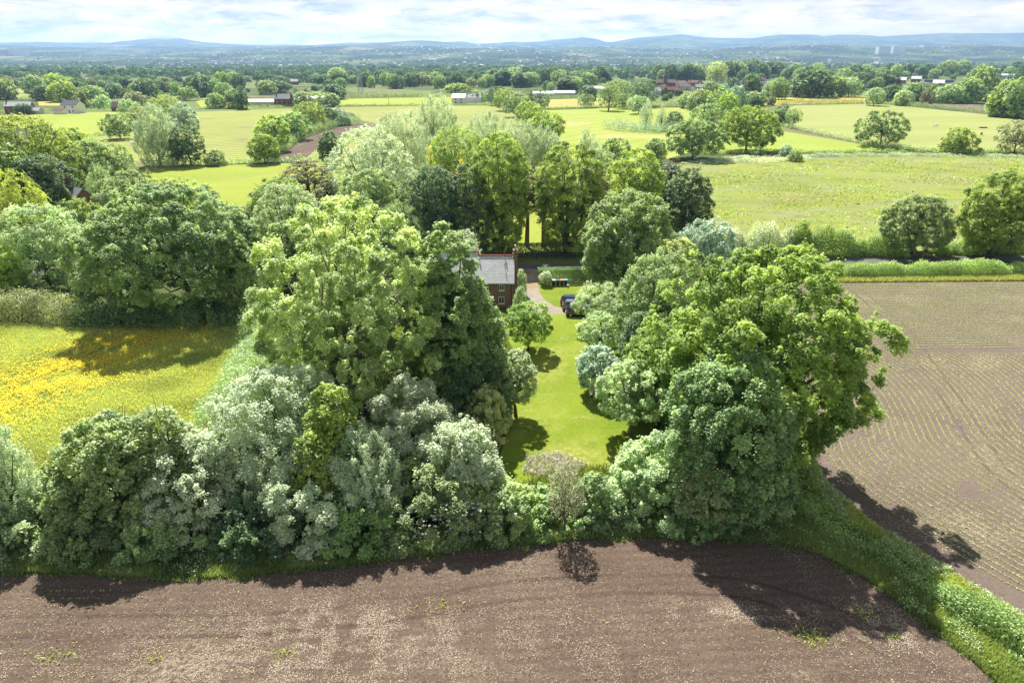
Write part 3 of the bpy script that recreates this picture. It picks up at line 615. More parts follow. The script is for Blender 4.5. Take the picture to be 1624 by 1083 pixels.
T('maple_tree', 655, 390, 285, 60, 'oak', 'dark', 'dark tree behind the feathery grey-green tree', 11000, .38, .6)
T('scots_pine', 700, 345, 245, 62, 'pine', 'brown', 'brown pine between two golden-topped conifers', 12000, .4, .6, bark=BARKR, base=-3)
T('conifer_tree', 684, 340, 240, 40, 'cypress', 'gold', 'golden-topped conifer nearer the silver willows', 7000, .36, .5)
T('conifer_tree', 735, 335, 242, 38, 'cypress', 'gold', 'golden-topped conifer nearer the first lime', 6500, .36, .5)
T('ash_tree', 726, 320, 204, 84, 'ash', 'bright', 'yellow-green ash before the silver willows', 22000, .45, .65)
T('lime_tree', 790, 401, 214, 90, 'lime', 'oak', 'tall lime with leafy stems beside the gap to the bright field', 46000, .38, .6, stems=4)
T('lime_tree', 905, 401, 230, 94, 'lime', 'oak', 'tall lime on the other side of the gap, opposite the first lime', 46000, .38, .6, stems=4)
T('lime_tree', 1008, 380, 238, 96, 'oak', 'oak', 'broad lime top rising behind the big sycamore', 26000, .42, .6)
T('scots_pine', 836, 391, 262, 44, 'pine', 'brown', 'thin pine with bare stem in the gap between the limes', 7000, .36, .5, bark=BARKR)
T('scots_pine', 863, 391, 270, 40, 'pine', 'brown', 'thin pine with bare stem close to the second lime', 6000, .36, .5, bark=BARKR)
T('scots_pine', 942, 391, 250, 46, 'pine', 'brown', 'thin dark pine between the second lime and the big sycamore', 8000, .36, .5, bark=BARKR)
T('scots_pine', 1062, 350, 238, 70, 'pine', 'pine', 'dark pine behind the broad lime top', 14000, .42, .6, bark=BARKR, base=-3)
# silver willows
T('willow_tree', 640, 280, 182, 118, 'willow', 'silver', 'wide silver willow behind the yellow-green ash', 30000, .55, .8)
T('willow_tree', 600, 285, 212, 62, 'willow', 'silver', 'smaller silver willow leaning on the wide silver willow', 11000, .55, .8)
T('willow_tree', 690, 250, 155, 84, 'willow', 'silver', 'rounded silver willow standing highest before the sown rows', 24000, .6, .9)
T('willow_tree', 775, 264, 184, 92, 'willow', 'silver', 'silver willow behind the first lime top', 20000, .55, .8)
T('willow_tree', 822, 272, 196, 66, 'willow', 'silver', 'silver willow between the lime tops', 14000, .55, .8)
T('willow_tree', 860, 270, 208, 60, 'willow', 'silver', 'silver willow above the bare patch beyond the limes', 12000, .55, .8)
T('willow_tree', 932, 262, 210, 38, 'willow', 'silver', 'thin silver willow beyond the second lime', 7000, .55, .8)
T('hawthorn_tree', 975, 262, 222, 48, 'oak', 'green', 'round hawthorn beyond the limes at the mown field edge', 9000, .5, .8)
T('hawthorn_tree', 1040, 262, 222, 34, 'oak', 'green', 'hawthorn before the broad mown field, beside the dark pine', 7000, .5, .8)
T('hawthorn_tree', 945, 290, 240, 60, 'oak', 'pale', 'pale hawthorn peeping over the second lime', 9000, .45, .7)
# wood at the far left
T('oak_tree', 42, 330, 188, 130, 'oak', 'oak', 'tallest oak of the wood behind the yellow willow', 40000, .48, .75, lob=.19)
T('oak_tree', 108, 300, 205, 92, 'oak', 'oak', 'second oak of the wood, next to the young crop field', 26000, .5, .75)
T('oak_tree', 10, 345, 232, 90, 'oak', 'green', 'green oak low in the wood behind the yellow willow', 20000, .46, .7)
T('maple_tree', 70, 345, 250, 90, 'oak', 'dark', 'dark heart of the wood above the cypresses', 20000, .46, .7)
T('maple_tree', 150, 312, 228, 92, 'oak', 'green', 'round-topped tree at the wood end by the small meadow', 24000, .48, .7)
T('hawthorn_tree', 196, 282, 232, 34, 'shrub', 'hedge', 'thorn bush at the tip of the wood', 5000, .5, .7)
T('willow_tree', 22, 372, 270, 92, 'weep', 'yellow', 'golden weeping willow with hanging strands', 30000, .4, .55)
T('cypress_tree', 100, 352, 276, 30, 'cypress', 'dark', 'dark cypress beside the chimney among trees', 6000, .36, .5)
T('cypress_tree', 72, 350, 283, 32, 'cypress', 'dark', 'dark cypress beside the golden weeping willow', 6000, .36, .5)
T('willow_tree', 160, 335, 264, 40, 'willow', 'pale', 'pale feathery tree beside the slate gable', 8000, .38, .5)
T('shrub', 110, 350, 309, 30, 'shrub', 'pale', 'soft grey-green shrub hiding the slate gable', 6000, .34, .5, cat='shrub')
T('oak_tree', 268, 380, 288, 70, 'oak', 'oak', 'olive green tree between the round oak and the small meadow', 14000, .42, .6)
T('pine_tree', 335, 400, 300, 38, 'cypress', 'pine', 'dark pointed conifer poking over the massive oak', 5000, .4, .5)
# field trees in the middle distance
T('poplar_tree', 246, 263, 170, 66, 'willow', 'silver', 'tall silver poplar standing alone by the crop field', 22000, .6, .8)
T('oak_tree', 298, 262, 203, 50, 'oak', 'dark', 'dark tree right beside the tall silver poplar', 10000, .6, .85)
T('shrub', 341, 262, 240, 36, 'shrub', 'green', 'rounded bush in the hedge between poplar and light green tree', 4500, .5, .7, cat='shrub')
T('ash_tree', 418, 259, 216, 44, 'oak', 'bright', 'light green rounded tree at the end of the brown track', 8000, .6, .8)
T('oak_tree', 434, 240, 186, 54, 'oak', 'oak', 'stout oak where the hedge meets the brown track', 10000, .65, .9)
T('oak_tree', 466, 222, 181, 50, 'oak', 'green', 'middle oak of the hedge along the brown track', 8000, .7, .9)
T('oak_tree', 490, 205, 165, 46, 'oak', 'oak', 'tall oak high on the hedge along the brown track', 7000, .75, 1)
T('oak_tree', 512, 200, 170, 32, 'oak', 'dark', 'dark tree beyond the tall oak near the brown track', 5000, .75, 1)
T('willow_tree', 537, 199, 172, 32, 'shrub', 'blue', 'grey-green sallow at the far end of the brown track', 4500, .7, 1)
T('oak_tree', 187, 221, 182, 46, 'oak', 'green', 'round tree on the corner of the young crop field', 8000, .65, .9)
T('oak_tree', 218, 205, 172, 34, 'oak', 'green', 'tree behind the tall silver poplar', 5000, .7, .9)
T('willow_tree', 290, 205, 166, 48, 'shrub', 'blue', 'grey-green sallow clump beyond the tall silver poplar', 7000, .7, .9)
T('oak_tree', 262, 192, 152, 44, 'oak', 'oak', 'leafy tree over the grey-green sallow clump', 5000, .75, .9)
T('oak_tree', 1187, 240, 171, 84, 'oak', 'oak', 'large dark isolated oak at the rough pasture edge', 26000, .62, .85, lob=.2)
T('oak_tree', 1101, 252, 194, 82, 'oak', 'green', 'rounded oak beside the large isolated oak', 22000, .6, .85)
T('oak_tree', 1122, 212, 168, 62, 'oak', 'green', 'oak behind the pair at the rough pasture edge', 10000, .7, .9)
T('oak_tree', 1400, 233, 178, 76, 'oak', 'green', 'flat-topped isolated oak in the hedge of the cattle field', 16000, .62, .85, sparse=.3)
T('hawthorn_tree', 1522, 244, 205, 54, 'shrub', 'oak', 'low spreading thorn tree on the cattle field hedge', 9000, .6, .85)
T('hawthorn_tree', 1614, 244, 194, 62, 'oak', 'olive', 'brownish green thorn tree at the picture edge on the cattle field hedge', 8000, .6, .85)
T('hawthorn_tree', 1240, 199, 167, 26, 'tall', 'dark', 'dark upright tree at the start of the cattle field hedge', 4000, .65, .85)
T('hawthorn_tree', 1259, 203, 173, 24, 'apple', 'green', 'thin open tree second along the cattle field hedge', 2600, .6, .8, sparse=.4)
T('oak_tree', 1455, 404, 315, 104, 'oak', 'green', 'domed green tree in the roadside hedge', 28000, .4, .6)
T('oak_tree', 1585, 408, 278, 118, 'oak', 'oak', 'wide olive oak at the picture edge beside the leaning pole', 34000, .42, .62)
T('hawthorn_tree', 1268, 405, 352, 40, 'shrub', 'oak', 'small olive bush standing up in the roadside hedge', 5000, .34, .5)
T('shrub', 1247, 250, 231, 20, 'shrub', 'blue', 'small grey bush on the rough strip near the large isolated oak', 1800, .5, .6, cat='shrub')
T('shrub', 1262, 256, 240, 22, 'shrub', 'green', 'small green bush on the rough strip below the grey bush', 1800, .5, .6, cat='shrub')
T('shrub', 1203, 248, 236, 20, 'shrub', 'green', 'small bush beneath the large isolated oak', 1500, .5, .6, cat='shrub')
T('willow_tree', 1025, 205, 163, 20, 'willow', 'silver', 'silver willow over the pond thicket', 3000, .6, .8)
T('willow_tree', 1049, 207, 172, 15, 'willow', 'silver', 'narrow silver willow in the middle of the pond thicket', 2000, .6, .8)
T('oak_tree', 1071, 205, 179, 32, 'shrub', 'dark', 'dark rounded tree closing the pond thicket', 4500, .7, .9)
for i, (a, b_, c_, d_, k_) in enumerate([(790, 168, 139, 36, 'dark'), (803, 176, 143, 44, 'oak'), (820, 186, 151, 46, 'green'), (846, 178, 143, 52, 'dark'), (838, 200, 164, 46, 'oak'), (868, 226, 180, 60, 'oak'), (852, 208, 172, 40, 'oak')]):
    T('oak_tree', a, b_, c_, d_, 'oak', k_, ['far top oak of the slanting tree row beyond the silver willows', 'second oak down the slanting tree row', 'third oak, mid green, in the slanting tree row', 'dark oak standing out sideways from the slanting tree row',
      'olive oak low in the slanting tree row', 'olive-topped oak at the near foot of the slanting tree row', 'oak just above the lowest one in the slanting tree row'][i], 7000, .75, 1)
T('oak_tree', 929, 171, 151, 27, 'oak', 'green', 'little isolated oak on the hay field hedge', 3000, .7, .9)
T('oak_tree', 966, 176, 132, 34, 'oak', 'green', 'tall oak at the hay field corner', 5000, .8, 1)
T('oak_tree', 988, 173, 151, 30, 'oak', 'green', 'rounded oak between the tall oak and the pond thicket', 3500, .8, 1)
T('oak_tree', 1013, 181, 154, 42, 'oak', 'pale', 'pale oak nearest the pond thicket', 5500, .75, 1)
T('oak_tree', 990, 165, 132, 36, 'oak', 'green', 'mid-green oak behind the rounded oak', 4500, .85, 1.1)
T('oak_tree', 1021, 170, 130, 46, 'oak', 'dark', 'broad dark oak behind the pale oak', 6000, .85, 1.1)

# ------------------------------------------------------------------ library of distant trees; every tree of the middle distance is its own object
def lib(shape, n_, leaf, clump, seed, Rr=5., H=9.):
    (V, Fq, v), LP, LR = crown(shape, Rr, H, n_, leaf, clump, seed, 0)
    t = trunk_mb(shape, Rr, H, LP, seed, nlimb=6)
    tv = np.array(t.v); o = len(V); allV = np.vstack([V, tv])
    f4 = np.array([f for f in t.f if len(f) == 4])+o; fn = [np.array([f])+o for f in t.f if len(f) != 4]
    F4 = np.vstack([Fq, f4]); mi = np.concatenate([np.zeros(len(Fq)), np.ones(len(f4)+sum(len(x) for x in fn))])
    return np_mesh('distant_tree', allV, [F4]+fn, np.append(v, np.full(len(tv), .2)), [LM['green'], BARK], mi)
MID = {'oak': [lib('oak', 3200, .85, 1.0, 900+i) for i in range(4)], 'ash': [lib('ash', 3200, .8, .9, 920+i) for i in range(2)],
       'tall': [lib('tall', 2600, .8, 1.0, 930+i, 3.2, 9) for i in range(2)], 'shrub': [lib('shrub', 2400, .8, .9, 940+i, 6, 6) for i in range(3)],
       'willow': [lib('willow', 2600, .8, .9, 950+i) for i in range(2)], 'cypress': [lib('cypress', 1600, .7, .8, 960+i, 2, 9) for i in range(1)]}
DIM = {'oak': (5, 9), 'ash': (5, 9), 'tall': (3.2, 9), 'shrub': (6, 6), 'willow': (5, 9), 'cypress': (2, 9)}
tr = random.Random(5)
def mid_tree(px, foot, hpx=None, wpx=None, shape='oak', leafm='green', label='', group=None, name='tree', H=None):
    x, Y = G(px, foot); Z = depth(Y)
    if H is None: H = max(2, top_h(Y, foot-hpx))
    W = (wpx/2/F*Z) if wpx else H*.5
    me = tr.choice(MID[shape]); o = bpy.data.objects.new(name, me); COL.objects.link(o)
    o.location = (x, Y, -.15*H if shape == 'oak' else 0); r0, h0 = DIM[shape]
    o.scale = (W/r0, W/r0, H/h0*(1.15 if shape == 'oak' else 1)); o.rotation_euler[2] = tr.uniform(0, 6.28)
    o.material_slots[0].link = 'OBJECT'; o.material_slots[0].material = LM[leafm]
    tag(o, label, 'tree', group); return o
def belt(n_, line, jit, hpx, label, group, kinds=None, asp=(.75, 1.25), avoid=()):
    "trees along a line given by its foot in the photo"
    xs = [p[0] for p in line]; yy = [p[1] for p in line]
    for i in range(n_):
        px = xs[0]+(xs[-1]-xs[0])*(i+tr.uniform(.15, .85))/n_; f_ = np.interp(px, xs, yy)+tr.uniform(-jit, jit)
        h = tr.uniform(*hpx)
        if any(a < px < b for a, b in avoid): h = min(h*.5, 10)
        sh, lf = tr.choice(kinds or [('oak', 'green'), ('oak', 'dark'), ('oak', 'dark'), ('ash', 'green'), ('oak', 'dark'), ('oak', 'oak'), ('ash', 'olive'), ('willow', 'blue'), ('tall', 'dark'), ('oak', 'dark')])
        mid_tree(px, f_, h, h*tr.uniform(*asp), sh, lf, label, group)
DK = [('oak', 'dark'), ('oak', 'green'), ('oak', 'dark'), ('ash', 'green'), ('tall', 'dark')]
for a in [(70, 160, 22, 34, 'oak', 'dark', 'dark round oak above the white house'), (55, 148, 26, 30, 'oak', 'green', 'oak beyond the pale field over the brick house'), (88, 146, 26, 34, 'oak', 'oak', 'wide oak behind the dark round oak'),
          (105, 162, 30, 40, 'oak', 'oak', 'big oak right behind the white house roof'), (134, 172, 30, 14, 'cypress', 'brown', 'reddish brown tree at the end of the white house'), (148, 162, 24, 34, 'oak', 'green', 'oak behind the reddish brown tree'),
          (182, 156, 20, 26, 'oak', 'dark', 'compact dark oak over the brown-roofed barn'), (206, 158, 16, 16, 'oak', 'dark', 'small round dark tree near the barn'), (232, 156, 28, 34, 'oak', 'dark', 'dark oak on the skyline of the village end'), (40, 182, 16, 22, 'oak', 'dark', 'small tree beside the brick house'),
          (10, 158, 30, 40, 'oak', 'green', 'oak at the picture edge above the brick house'), (165, 172, 18, 26, 'shrub', 'pale', 'flowering tree beside the barn'), (148, 172, 12, 22, 'shrub', 'green', 'garden bush behind the barn lane'), (205, 178, 18, 30, 'shrub', 'pale', 'pale thicket beyond the barn'), (215, 168, 20, 30, 'oak', 'olive', 'olive brown tree beyond the barn'),
          (318, 154, 32, 42, 'oak', 'dark', 'great dark oak nearest the white sheds'), (300, 160, 20, 30, 'shrub', 'green', 'bushy tree below the great dark oak'), (343, 172, 22, 26, 'oak', 'green', 'green tree on the small bright paddock'), (372, 172, 28, 22, 'tall', 'green', 'upright tree beside the white sheds'), (385, 174, 34, 18, 'tall', 'dark', 'dark upright tree touching the white sheds'), (356, 160, 26, 26, 'ash', 'green', 'ash behind the small bright paddock'),
          (425, 150, 20, 26, 'oak', 'green', 'oak behind the brick farmhouse'), (445, 148, 18, 26, 'oak', 'dark', 'dark oak over the farmhouse chimney'), (484, 170, 22, 28, 'oak', 'green', 'tree screening the farm sheds'), (505, 162, 14, 30, 'shrub', 'green', 'bush beyond the farm sheds'), (530, 158, 22, 36, 'oak', 'dark', 'spreading dark tree beside the bright strip field'), (520, 170, 20, 34, 'oak', 'green', 'tree on the end of the bright strip field'),
          (738, 162, 18, 22, 'oak', 'dark', 'dark tree hiding one end of the white house by the lane'), (757, 162, 16, 26, 'shrub', 'green', 'bush beyond the white house by the lane'), (727, 148, 14, 36, 'oak', 'oak', 'olive tree behind the white house by the lane'), (770, 160, 14, 22, 'shrub', 'blue', 'pale bush beside the lane end'),
          (932, 160, 22, 26, 'oak', 'dark', 'dark tree beside the metal barn'), (1136, 132, 30, 28, 'ash', 'ash', 'pale green tall tree standing before the wooded hill'), (1142, 182, 38, 40, 'oak', 'green', 'broad tree behind the rounded oak pair'), (1165, 180, 40, 30, 'oak', 'blue', 'bluish tree behind the large isolated oak'), (1150, 188, 36, 34, 'oak', 'oak', 'olive tree in the hedge gap behind the oak pair') ,
          (1196, 168, 20, 34, 'oak', 'green', 'rounded tree in front of the yellow field'), (1110, 176, 30, 38, 'oak', 'green', 'broad green tree on the far side of the mown field'), (1092, 172, 22, 30, 'oak', 'green', 'tree at the far corner of the mown field'),
          (1188, 155, 34, 30, 'oak', 'dark', 'dark dense tree above the yellow field'), (1234, 158, 32, 26, 'ash', 'green', 'green ash above the yellow field'), (1284, 155, 40, 62, 'oak', 'dark', 'great dark cedar-like tree above the yellow field'), (1320, 154, 30, 36, 'oak', 'green', 'tree beside the great dark tree above the yellow field'), (1345, 154, 28, 34, 'ash', 'pale', 'pale ash above the end of the yellow field'),
          (1385, 168, 26, 26, 'ash', 'pale', 'pale tree on the corner by the yellow field'), (1412, 162, 24, 30, 'oak', 'dark', 'dark tree beside the pale corner tree'), (1432, 168, 22, 26, 'oak', 'pale', 'light tree before the solar roofs'), (1468, 168, 26, 18, 'ash', 'brown', 'brownish tree at the end of the brown field'), (1455, 160, 26, 44, 'oak', 'green', 'broad tree in front of the solar roofs'),
          (1500, 164, 27, 40, 'oak', 'pale', 'light green tree above the brown field'), (1535, 164, 36, 40, 'oak', 'green', 'green tree above the brown field end'), (1548, 160, 50, 40, 'oak', 'green', 'tall tree behind the brown field end'), (1590, 185, 52, 50, 'oak', 'green', 'big oak at the corner of the cattle field'), (1618, 188, 60, 50, 'oak', 'green', 'big oak on the picture edge above the cattle field'), (1580, 186, 34, 30, 'oak', 'oak', 'lower oak leaning over the cattle field corner'),
          ]:
    mid_tree(a[0], a[1], a[2], a[3], a[4], a[5], a[6].replace(' left of', ' beside'))
belt(26, [(0, 140), (300, 142)], 5, (10, 20), 'tree in the hedgerow maze behind the brick and white houses', 'trees behind the brick and white houses')
belt(24, [(235, 150), (545, 140)], 7, (12, 24), 'tree in the park-like ground around the brick farmhouse', 'trees around the brick farmhouse', avoid=[(385, 520)])
belt(30, [(500, 136), (790, 138)], 5, (12, 22), 'tree in the wooded belt behind the bright strip field', 'trees behind the bright strip field')
belt(30, [(760, 136), (960, 136)], 5, (14, 26), 'tree in the wooded belt above the white polytunnels', 'trees above the white polytunnels', DK+[('ash', 'green')])
belt(18, [(860, 145), (1060, 148)], 4, (14, 26), 'tree around the metal barn and the pylon foot', 'trees around the metal barn', DK, avoid=[(925, 965), (1035, 1070)])
belt(30, [(1040, 128), (1320, 130)], 5, (16, 30), 'tree on the wooded rise behind the red-roofed village', 'trees behind the red-roofed village', DK)
belt(26, [(1050, 158), (1300, 150)], 5, (14, 26), 'tree between the red-roofed village and the yellow field', 'trees between village and yellow field', avoid=[(1035, 1118), (1165, 1215)])
belt(36, [(1290, 142), (1640, 150)], 7, (18, 30), 'tree in the deep woods around the solar roofs', 'trees around the solar roofs', avoid=[(1412, 1525), (1570, 1640)])
belt(26, [(1330, 124), (1640, 124)], 5, (12, 24), 'tree in the distant woods behind the solar roofs', 'trees behind the solar roofs', DK)
belt(10, [(1100, 172), (1230, 168)], 4, (10, 20), 'tree fringing the far side of the striped mown field', 'trees fringing the striped field')
WOODM = leaf_mat('far_wood_leaves', (.02, .05, .02), (.1, .17, .06), trans=.3, gloss=.04)
def wood(name, n_, boxes, hr, label=None):
    "a far-off wood that reads as one mass: many small crowns in one mesh"
    r_ = np.random.default_rng(77+n_); Vs = []; vs_ = []
    for k in range(n_):
        x0, x1, y0, y1 = boxes[r_.integers(len(boxes))]; p = G(r_.uniform(x0, x1), r_.uniform(y0, y1)) if y1 > 98 else None
        H = r_.uniform(*hr); W = H*r_.uniform(.45, .85); nl = 110
        d = rdir(nl, r_); d[:, 2] = np.abs(d[:, 2])*1.0; c = d*np.array([W, W, H*.72])*r_.uniform(.75, 1.05, (nl, 1))+np.array([0, 0, H*.28])
        z0 = float(np.maximum(terrain(p[0], p[1]), 0)); c = c+np.array([p[0], p[1], z0]); tone = r_.random()*.6
        V_, F_, v_ = leaf_geo(c, unit(d+rdir(nl, r_)*.5), np.full(nl, H*.26)*r_.uniform(.7, 1.2, nl), tone+.3*r_.random(nl), r_, 1.2)
        Vs.append(V_); vs_.append(v_)
    V = np.vstack(Vs); o = link(name, np_mesh(name, V, np.arange(len(V)).reshape(-1, 4), np.concatenate(vs_), [WOODM]))
    tag(o, label, None, None, 'stuff'); return o
wood('woods', 2600, [(-60, 1700, 100.5, 107), (-60, 1700, 104, 114), (-60, 560, 110, 124), (480, 1000, 108, 128), (1000, 1700, 106, 122)], (9, 17), 'far dark woods and hedgerow trees of the plain')
wood('woods', 700, [(-60, 700, 118, 136), (480, 1000, 118, 134), (1000, 1700, 112, 130)], (8, 14), 'thick far woodland between the villages')

# ------------------------------------------------------------------ hedges
def hedge(pts, wd, ht, leafm, label, leaf=.3, dens=14, clip=False, cat='hedge', group=None, name='hedge', world=False, rough=.25, kind=None, seed=None, flowers=None):
    P = np.array(pts, float) if world else GP(pts); _cnt[0] += 1; r_ = np.random.default_rng(seed or _cnt[0])
    seg = P[1:]-P[:-1]; ln = np.linalg.norm(seg, axis=1); tot = ln.sum(); n_ = int(tot*(wd+2*ht)*dens)
    s = r_.random(n_)*tot; cum = np.concatenate([[0], np.cumsum(ln)]); k = np.clip(np.searchsorted(cum, s)-1, 0, len(seg)-1)
    f = (s-cum[k])/ln[k]; c = P[k]+seg[k]*f[:, None]; tdir = seg[k]/ln[k][:, None]; nd = np.stack([-tdir[:, 1], tdir[:, 0]], 1)
    def wob(s_, L0, sd):
        q = np.random.default_rng(sd+_cnt[0]); kk = int(tot/L0)+3; a = q.random(kk); return np.interp(s_/L0, np.arange(kk), a)
    hh = ht*(1+rough*(wob(s, 2.5, 1)-.5)*1.6+rough*(wob(s, .9, 2)-.5)) if not clip else np.full(n_, ht)*(1+.04*(wob(s, 3, 1)-.5))
    ww = wd*(1+rough*(wob(s, 3.1, 3)-.5)*1.4) if not clip else np.full(n_, wd)
    if clip:
        u = r_.random(n_)*(wd+2*ht); side = np.where(u < ht, -1, np.where(u < ht+wd, 0, 1))
        lat = np.where(side == 0, u-ht-wd/2, side*wd/2); z = np.where(side == -1, u, np.where(side == 0, ht, u-ht-wd))
        lat = lat+r_.normal(0, .05, n_); z = np.clip(z+r_.normal(0, .05, n_), .03, None)
        nx = np.where(side == 0, 0, side); nz = np.where(side == 0, 1., .2)
    else:
        th = r_.random(n_)*math.pi; rr = r_.random(n_)**.3
        ca, sa = np.cos(th), np.sin(th)
        lat = np.sign(ca)*np.abs(ca)**.7*ww/2*rr; z = np.abs(sa)**.8*hh*rr; nx = ca; nz = sa
        blob = .12*ht; lat = lat+r_.normal(0, 1, n_)*blob*.6; z = np.clip(z+r_.normal(0, 1, n_)*blob*.5, .04, None)
    pos = np.stack([c[:, 0]+nd[:, 0]*lat, c[:, 1]+nd[:, 1]*lat, z], 1)
    nn = unit(np.stack([nd[:, 0]*nx, nd[:, 1]*nx, nz], 1)+rdir(n_, r_)*.75)
    tone = .45*wob(s, 1.3, 5)+.2*wob(z*3+s*.7, 1.1, 6)+.35*r_.random(n_)
    V, Fq, v = leaf_geo(pos, nn, leaf*r_.uniform(.6, 1.3, n_), np.clip(tone, 0, 1), r_)
    root = link(name, np_mesh(name, V, Fq, v, [LM[leafm]])) if kind else empty(name, (0, 0, 0))
    if not kind:
        root.location = (P[0][0], P[0][1], 0); V = V-np.array([P[0][0], P[0][1], 0])
        link('foliage', np_mesh('foliage', V, Fq, v, [LM[leafm]]), root)
        tag(root, label, cat, group)
    else: tag(root, label, None, group, kind)
    return root
HG = hedge
HG([(-120, 505), (0, 502), (130, 505)], 6, 3.6, 'olive', 'straggly hawthorn hedge along the far edge of the buttercup meadow', .26, 60, rough=.4)
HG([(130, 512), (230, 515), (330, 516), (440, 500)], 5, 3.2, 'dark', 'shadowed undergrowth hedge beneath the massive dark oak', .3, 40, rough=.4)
HG([(425, 520), (412, 565), (395, 610), (372, 655), (345, 700)], 5.5, 3.2, 'pale', 'pale brambly hedge between the meadow and the great ash', .24, 60, rough=.5)
HG([(440, 530), (428, 600), (420, 650)], 4, 4.0, 'green', 'green hedge line under the great ash on its meadow side', .27, 45, rough=.4)
HG([(853, 447.5), (1010, 444.5)], 2.0, 2.4, 'dark', 'clipped box-shaped hedge between the road and the drive lawn', .15, 190, clip=True)
HG([(680, 406), (830, 403.5), (1010, 401.5)], 2.5, 2.0, 'dark', 'dark clipped hedge behind the rail fence across the road', .24, 60, clip=True)
HG([(1165, 441.5), (1250, 440), (1400, 437.5), (1624, 434), (2000, 428)], 2.8, 2.3, 'hedge', 'trimmed field hedge on the seeded field side of the lane', .24, 110, rough=.35)
HG([(1120, 409), (1250, 404.5)], 4.5, 5.0, 'bramble', 'silvery hedge stretch opposite the huge oak across the lane', .3, 80, rough=.5)
HG([(1250, 405), (1350, 404), (1430, 403)], 4.0, 4.4, 'hedge', 'tangled hedge by the lane between silvery stretch and domed tree', .3, 80, rough=.6)
HG([(1480, 402), (1560, 401), (1640, 400), (1900, 396)], 3.5, 3.0, 'hedge', 'darker lane hedge between domed tree and wide olive oak', .3, 70, rough=.5)
# long bramble hedge between the two ploughed fields
HG([(1235, 790), (1290, 815), (1350, 852), (1420, 898), (1490, 945), (1560, 990), (1640, 1040), (1760, 1120)], 2.6, 1.35, 'hedge', 'low bramble hedge running down between the two brown fields', .2, 130, rough=.7)
HG([(1225, 705), (1250, 760), (1275, 800)], 5, 2.2, 'green', 'mound of green scrub at the corner where the two brown fields meet', .26, 60, rough=.4)
# field hedges in the middle distance
mh = [([(70, 222), (160, 216), (210, 206)], 2.5, 2, 'pale', 'thin field hedge behind the wood at the young crop field'),
      ([(240, 264), (340, 262), (400, 259), (470, 257), (540, 256)], 3, 2.2, 'pale', 'pale hedge along the far side of the small yellow meadow'),
      ([(440, 245), (480, 218), (530, 202), (570, 196)], 5, 4, 'green', 'leafy hedge bank along the brown track'),
      ([(-60, 181), (100, 176), (300, 174), (470, 169)], 2.5, 1.8, 'hedge', 'neat hedge in front of the brick and white houses'),
      ([(490, 168.6), (640, 167.8), (800, 166.4)], 2.5, 1.6, 'hedge', 'low hedge between the bright strip field and the sown rows'),
      ([(540, 157), (640, 155), (715, 154.5)], 5, 5, 'green', 'tall trimmed hedge at the back of the bright strip field'),
      ([(860, 174.5), (960, 171.5), (1060, 170), (1200, 170)], 2.5, 2, 'hedge', 'hedge between the hay field and the striped mown field'),
      ([(862, 157.5), (960, 154.5), (1010, 156)], 3, 2.4, 'green', 'hedge at the back of the hay field'),
      ([(860, 153), (960, 150)], 3, 2.4, 'dark', 'dark hedge before the white polytunnels'),
      ([(968, 204), (1000, 209), (1050, 211), (1090, 210)], 14, 5, 'blue', 'thicket of sallow round the pond in the striped mown field'),
      ([(1235, 199), (1262, 206), (1340, 223), (1400, 236), (1450, 241.5), (1624, 243), (1900, 243)], 3.2, 2.3, 'pale', 'long hedge sweeping round the cattle field'),
      ([(1380, 233), (1420, 238), (1440, 242)], 4, 3.4, 'green', 'thick hedge clump under the flat-topped isolated oak'),
      ([(1235, 167), (1300, 166), (1372, 165)], 7, 4.6, 'dark', 'dense dark hedge in front of the yellow field'),
      ([(1395, 165.5), (1500, 174), (1560, 180), (1640, 190)], 5, 3.4, 'green', 'bushy hedge between the cattle field and the brown field'),
      ([(1110, 245), (1180, 244), (1270, 243), (1440, 243)], 3, 1.6, 'hedge', 'ragged hedge between the rough pasture and the mown triangle'),
      ([(1020, 168), (1100, 166)], 7, 4, 'pale', 'young pale plantation before the red-roofed village'),
      ([(30, 160), (96, 156.5)], 4, 4, 'dark', 'dark hedge behind the brick house garden'),
      ([(120, 152), (260, 150)], 4, 4, 'green', 'hedge behind the white house lane')]
for pts, wd, ht, lm, lb in mh:
    HG(pts, wd, ht, lm, lb, .55, 5 if wd*ht < 30 else 4, rough=.5)
HG([(1090, 262), (1180, 252), (1300, 248), (1450, 247), (1640, 250)], 9, .8, 'silver', 'silvery bramble drift along the top of the rough pasture', .4, 12, rough=.8, kind='stuff', name='bramble_patch')
HG([(1140, 258), (1230, 256), (1290, 252)], 7, 1.2, 'bramble', 'tangled brambles under the large isolated oak', .4, 12, rough=.9, kind='stuff', name='bramble_patch')

# ------------------------------------------------------------------ grasses, flowers, crops, litter
def inside(P, poly):
    x, y = P[:, 0], P[:, 1]; c = np.zeros(len(P), bool); j = len(poly)-1
    for i in range(len(poly)):
        xi, yi = poly[i]; xj, yj = poly[j]
        c ^= ((yi > y) != (yj > y)) & (x < (xj-xi)*(y-yi)/(yj-yi+1e-12)+xi); j = i
    return c
def scatter(poly, n_, r_):
    lo, hi = poly.min(0), poly.max(0); out = []
    tot = 0
    while tot < n_:
        P = lo+r_.random((n_*2, 2))*(hi-lo); P = P[inside(P, poly)]; out.append(P); tot += len(P)
        if len(P) == 0: break
    return np.vstack(out)[:n_]
def lownoise(P, L0, seed):
    r_ = np.random.default_rng(seed); s = 0
    for k in range(7):
        a = r_.random()*6.28; L1 = L0*r_.uniform(.5, 1.6); s = s+np.sin((P[:, 0]*math.cos(a)+P[:, 1]*math.sin(a))*6.28/L1+r_.random()*6.28)
    return s/7**.5
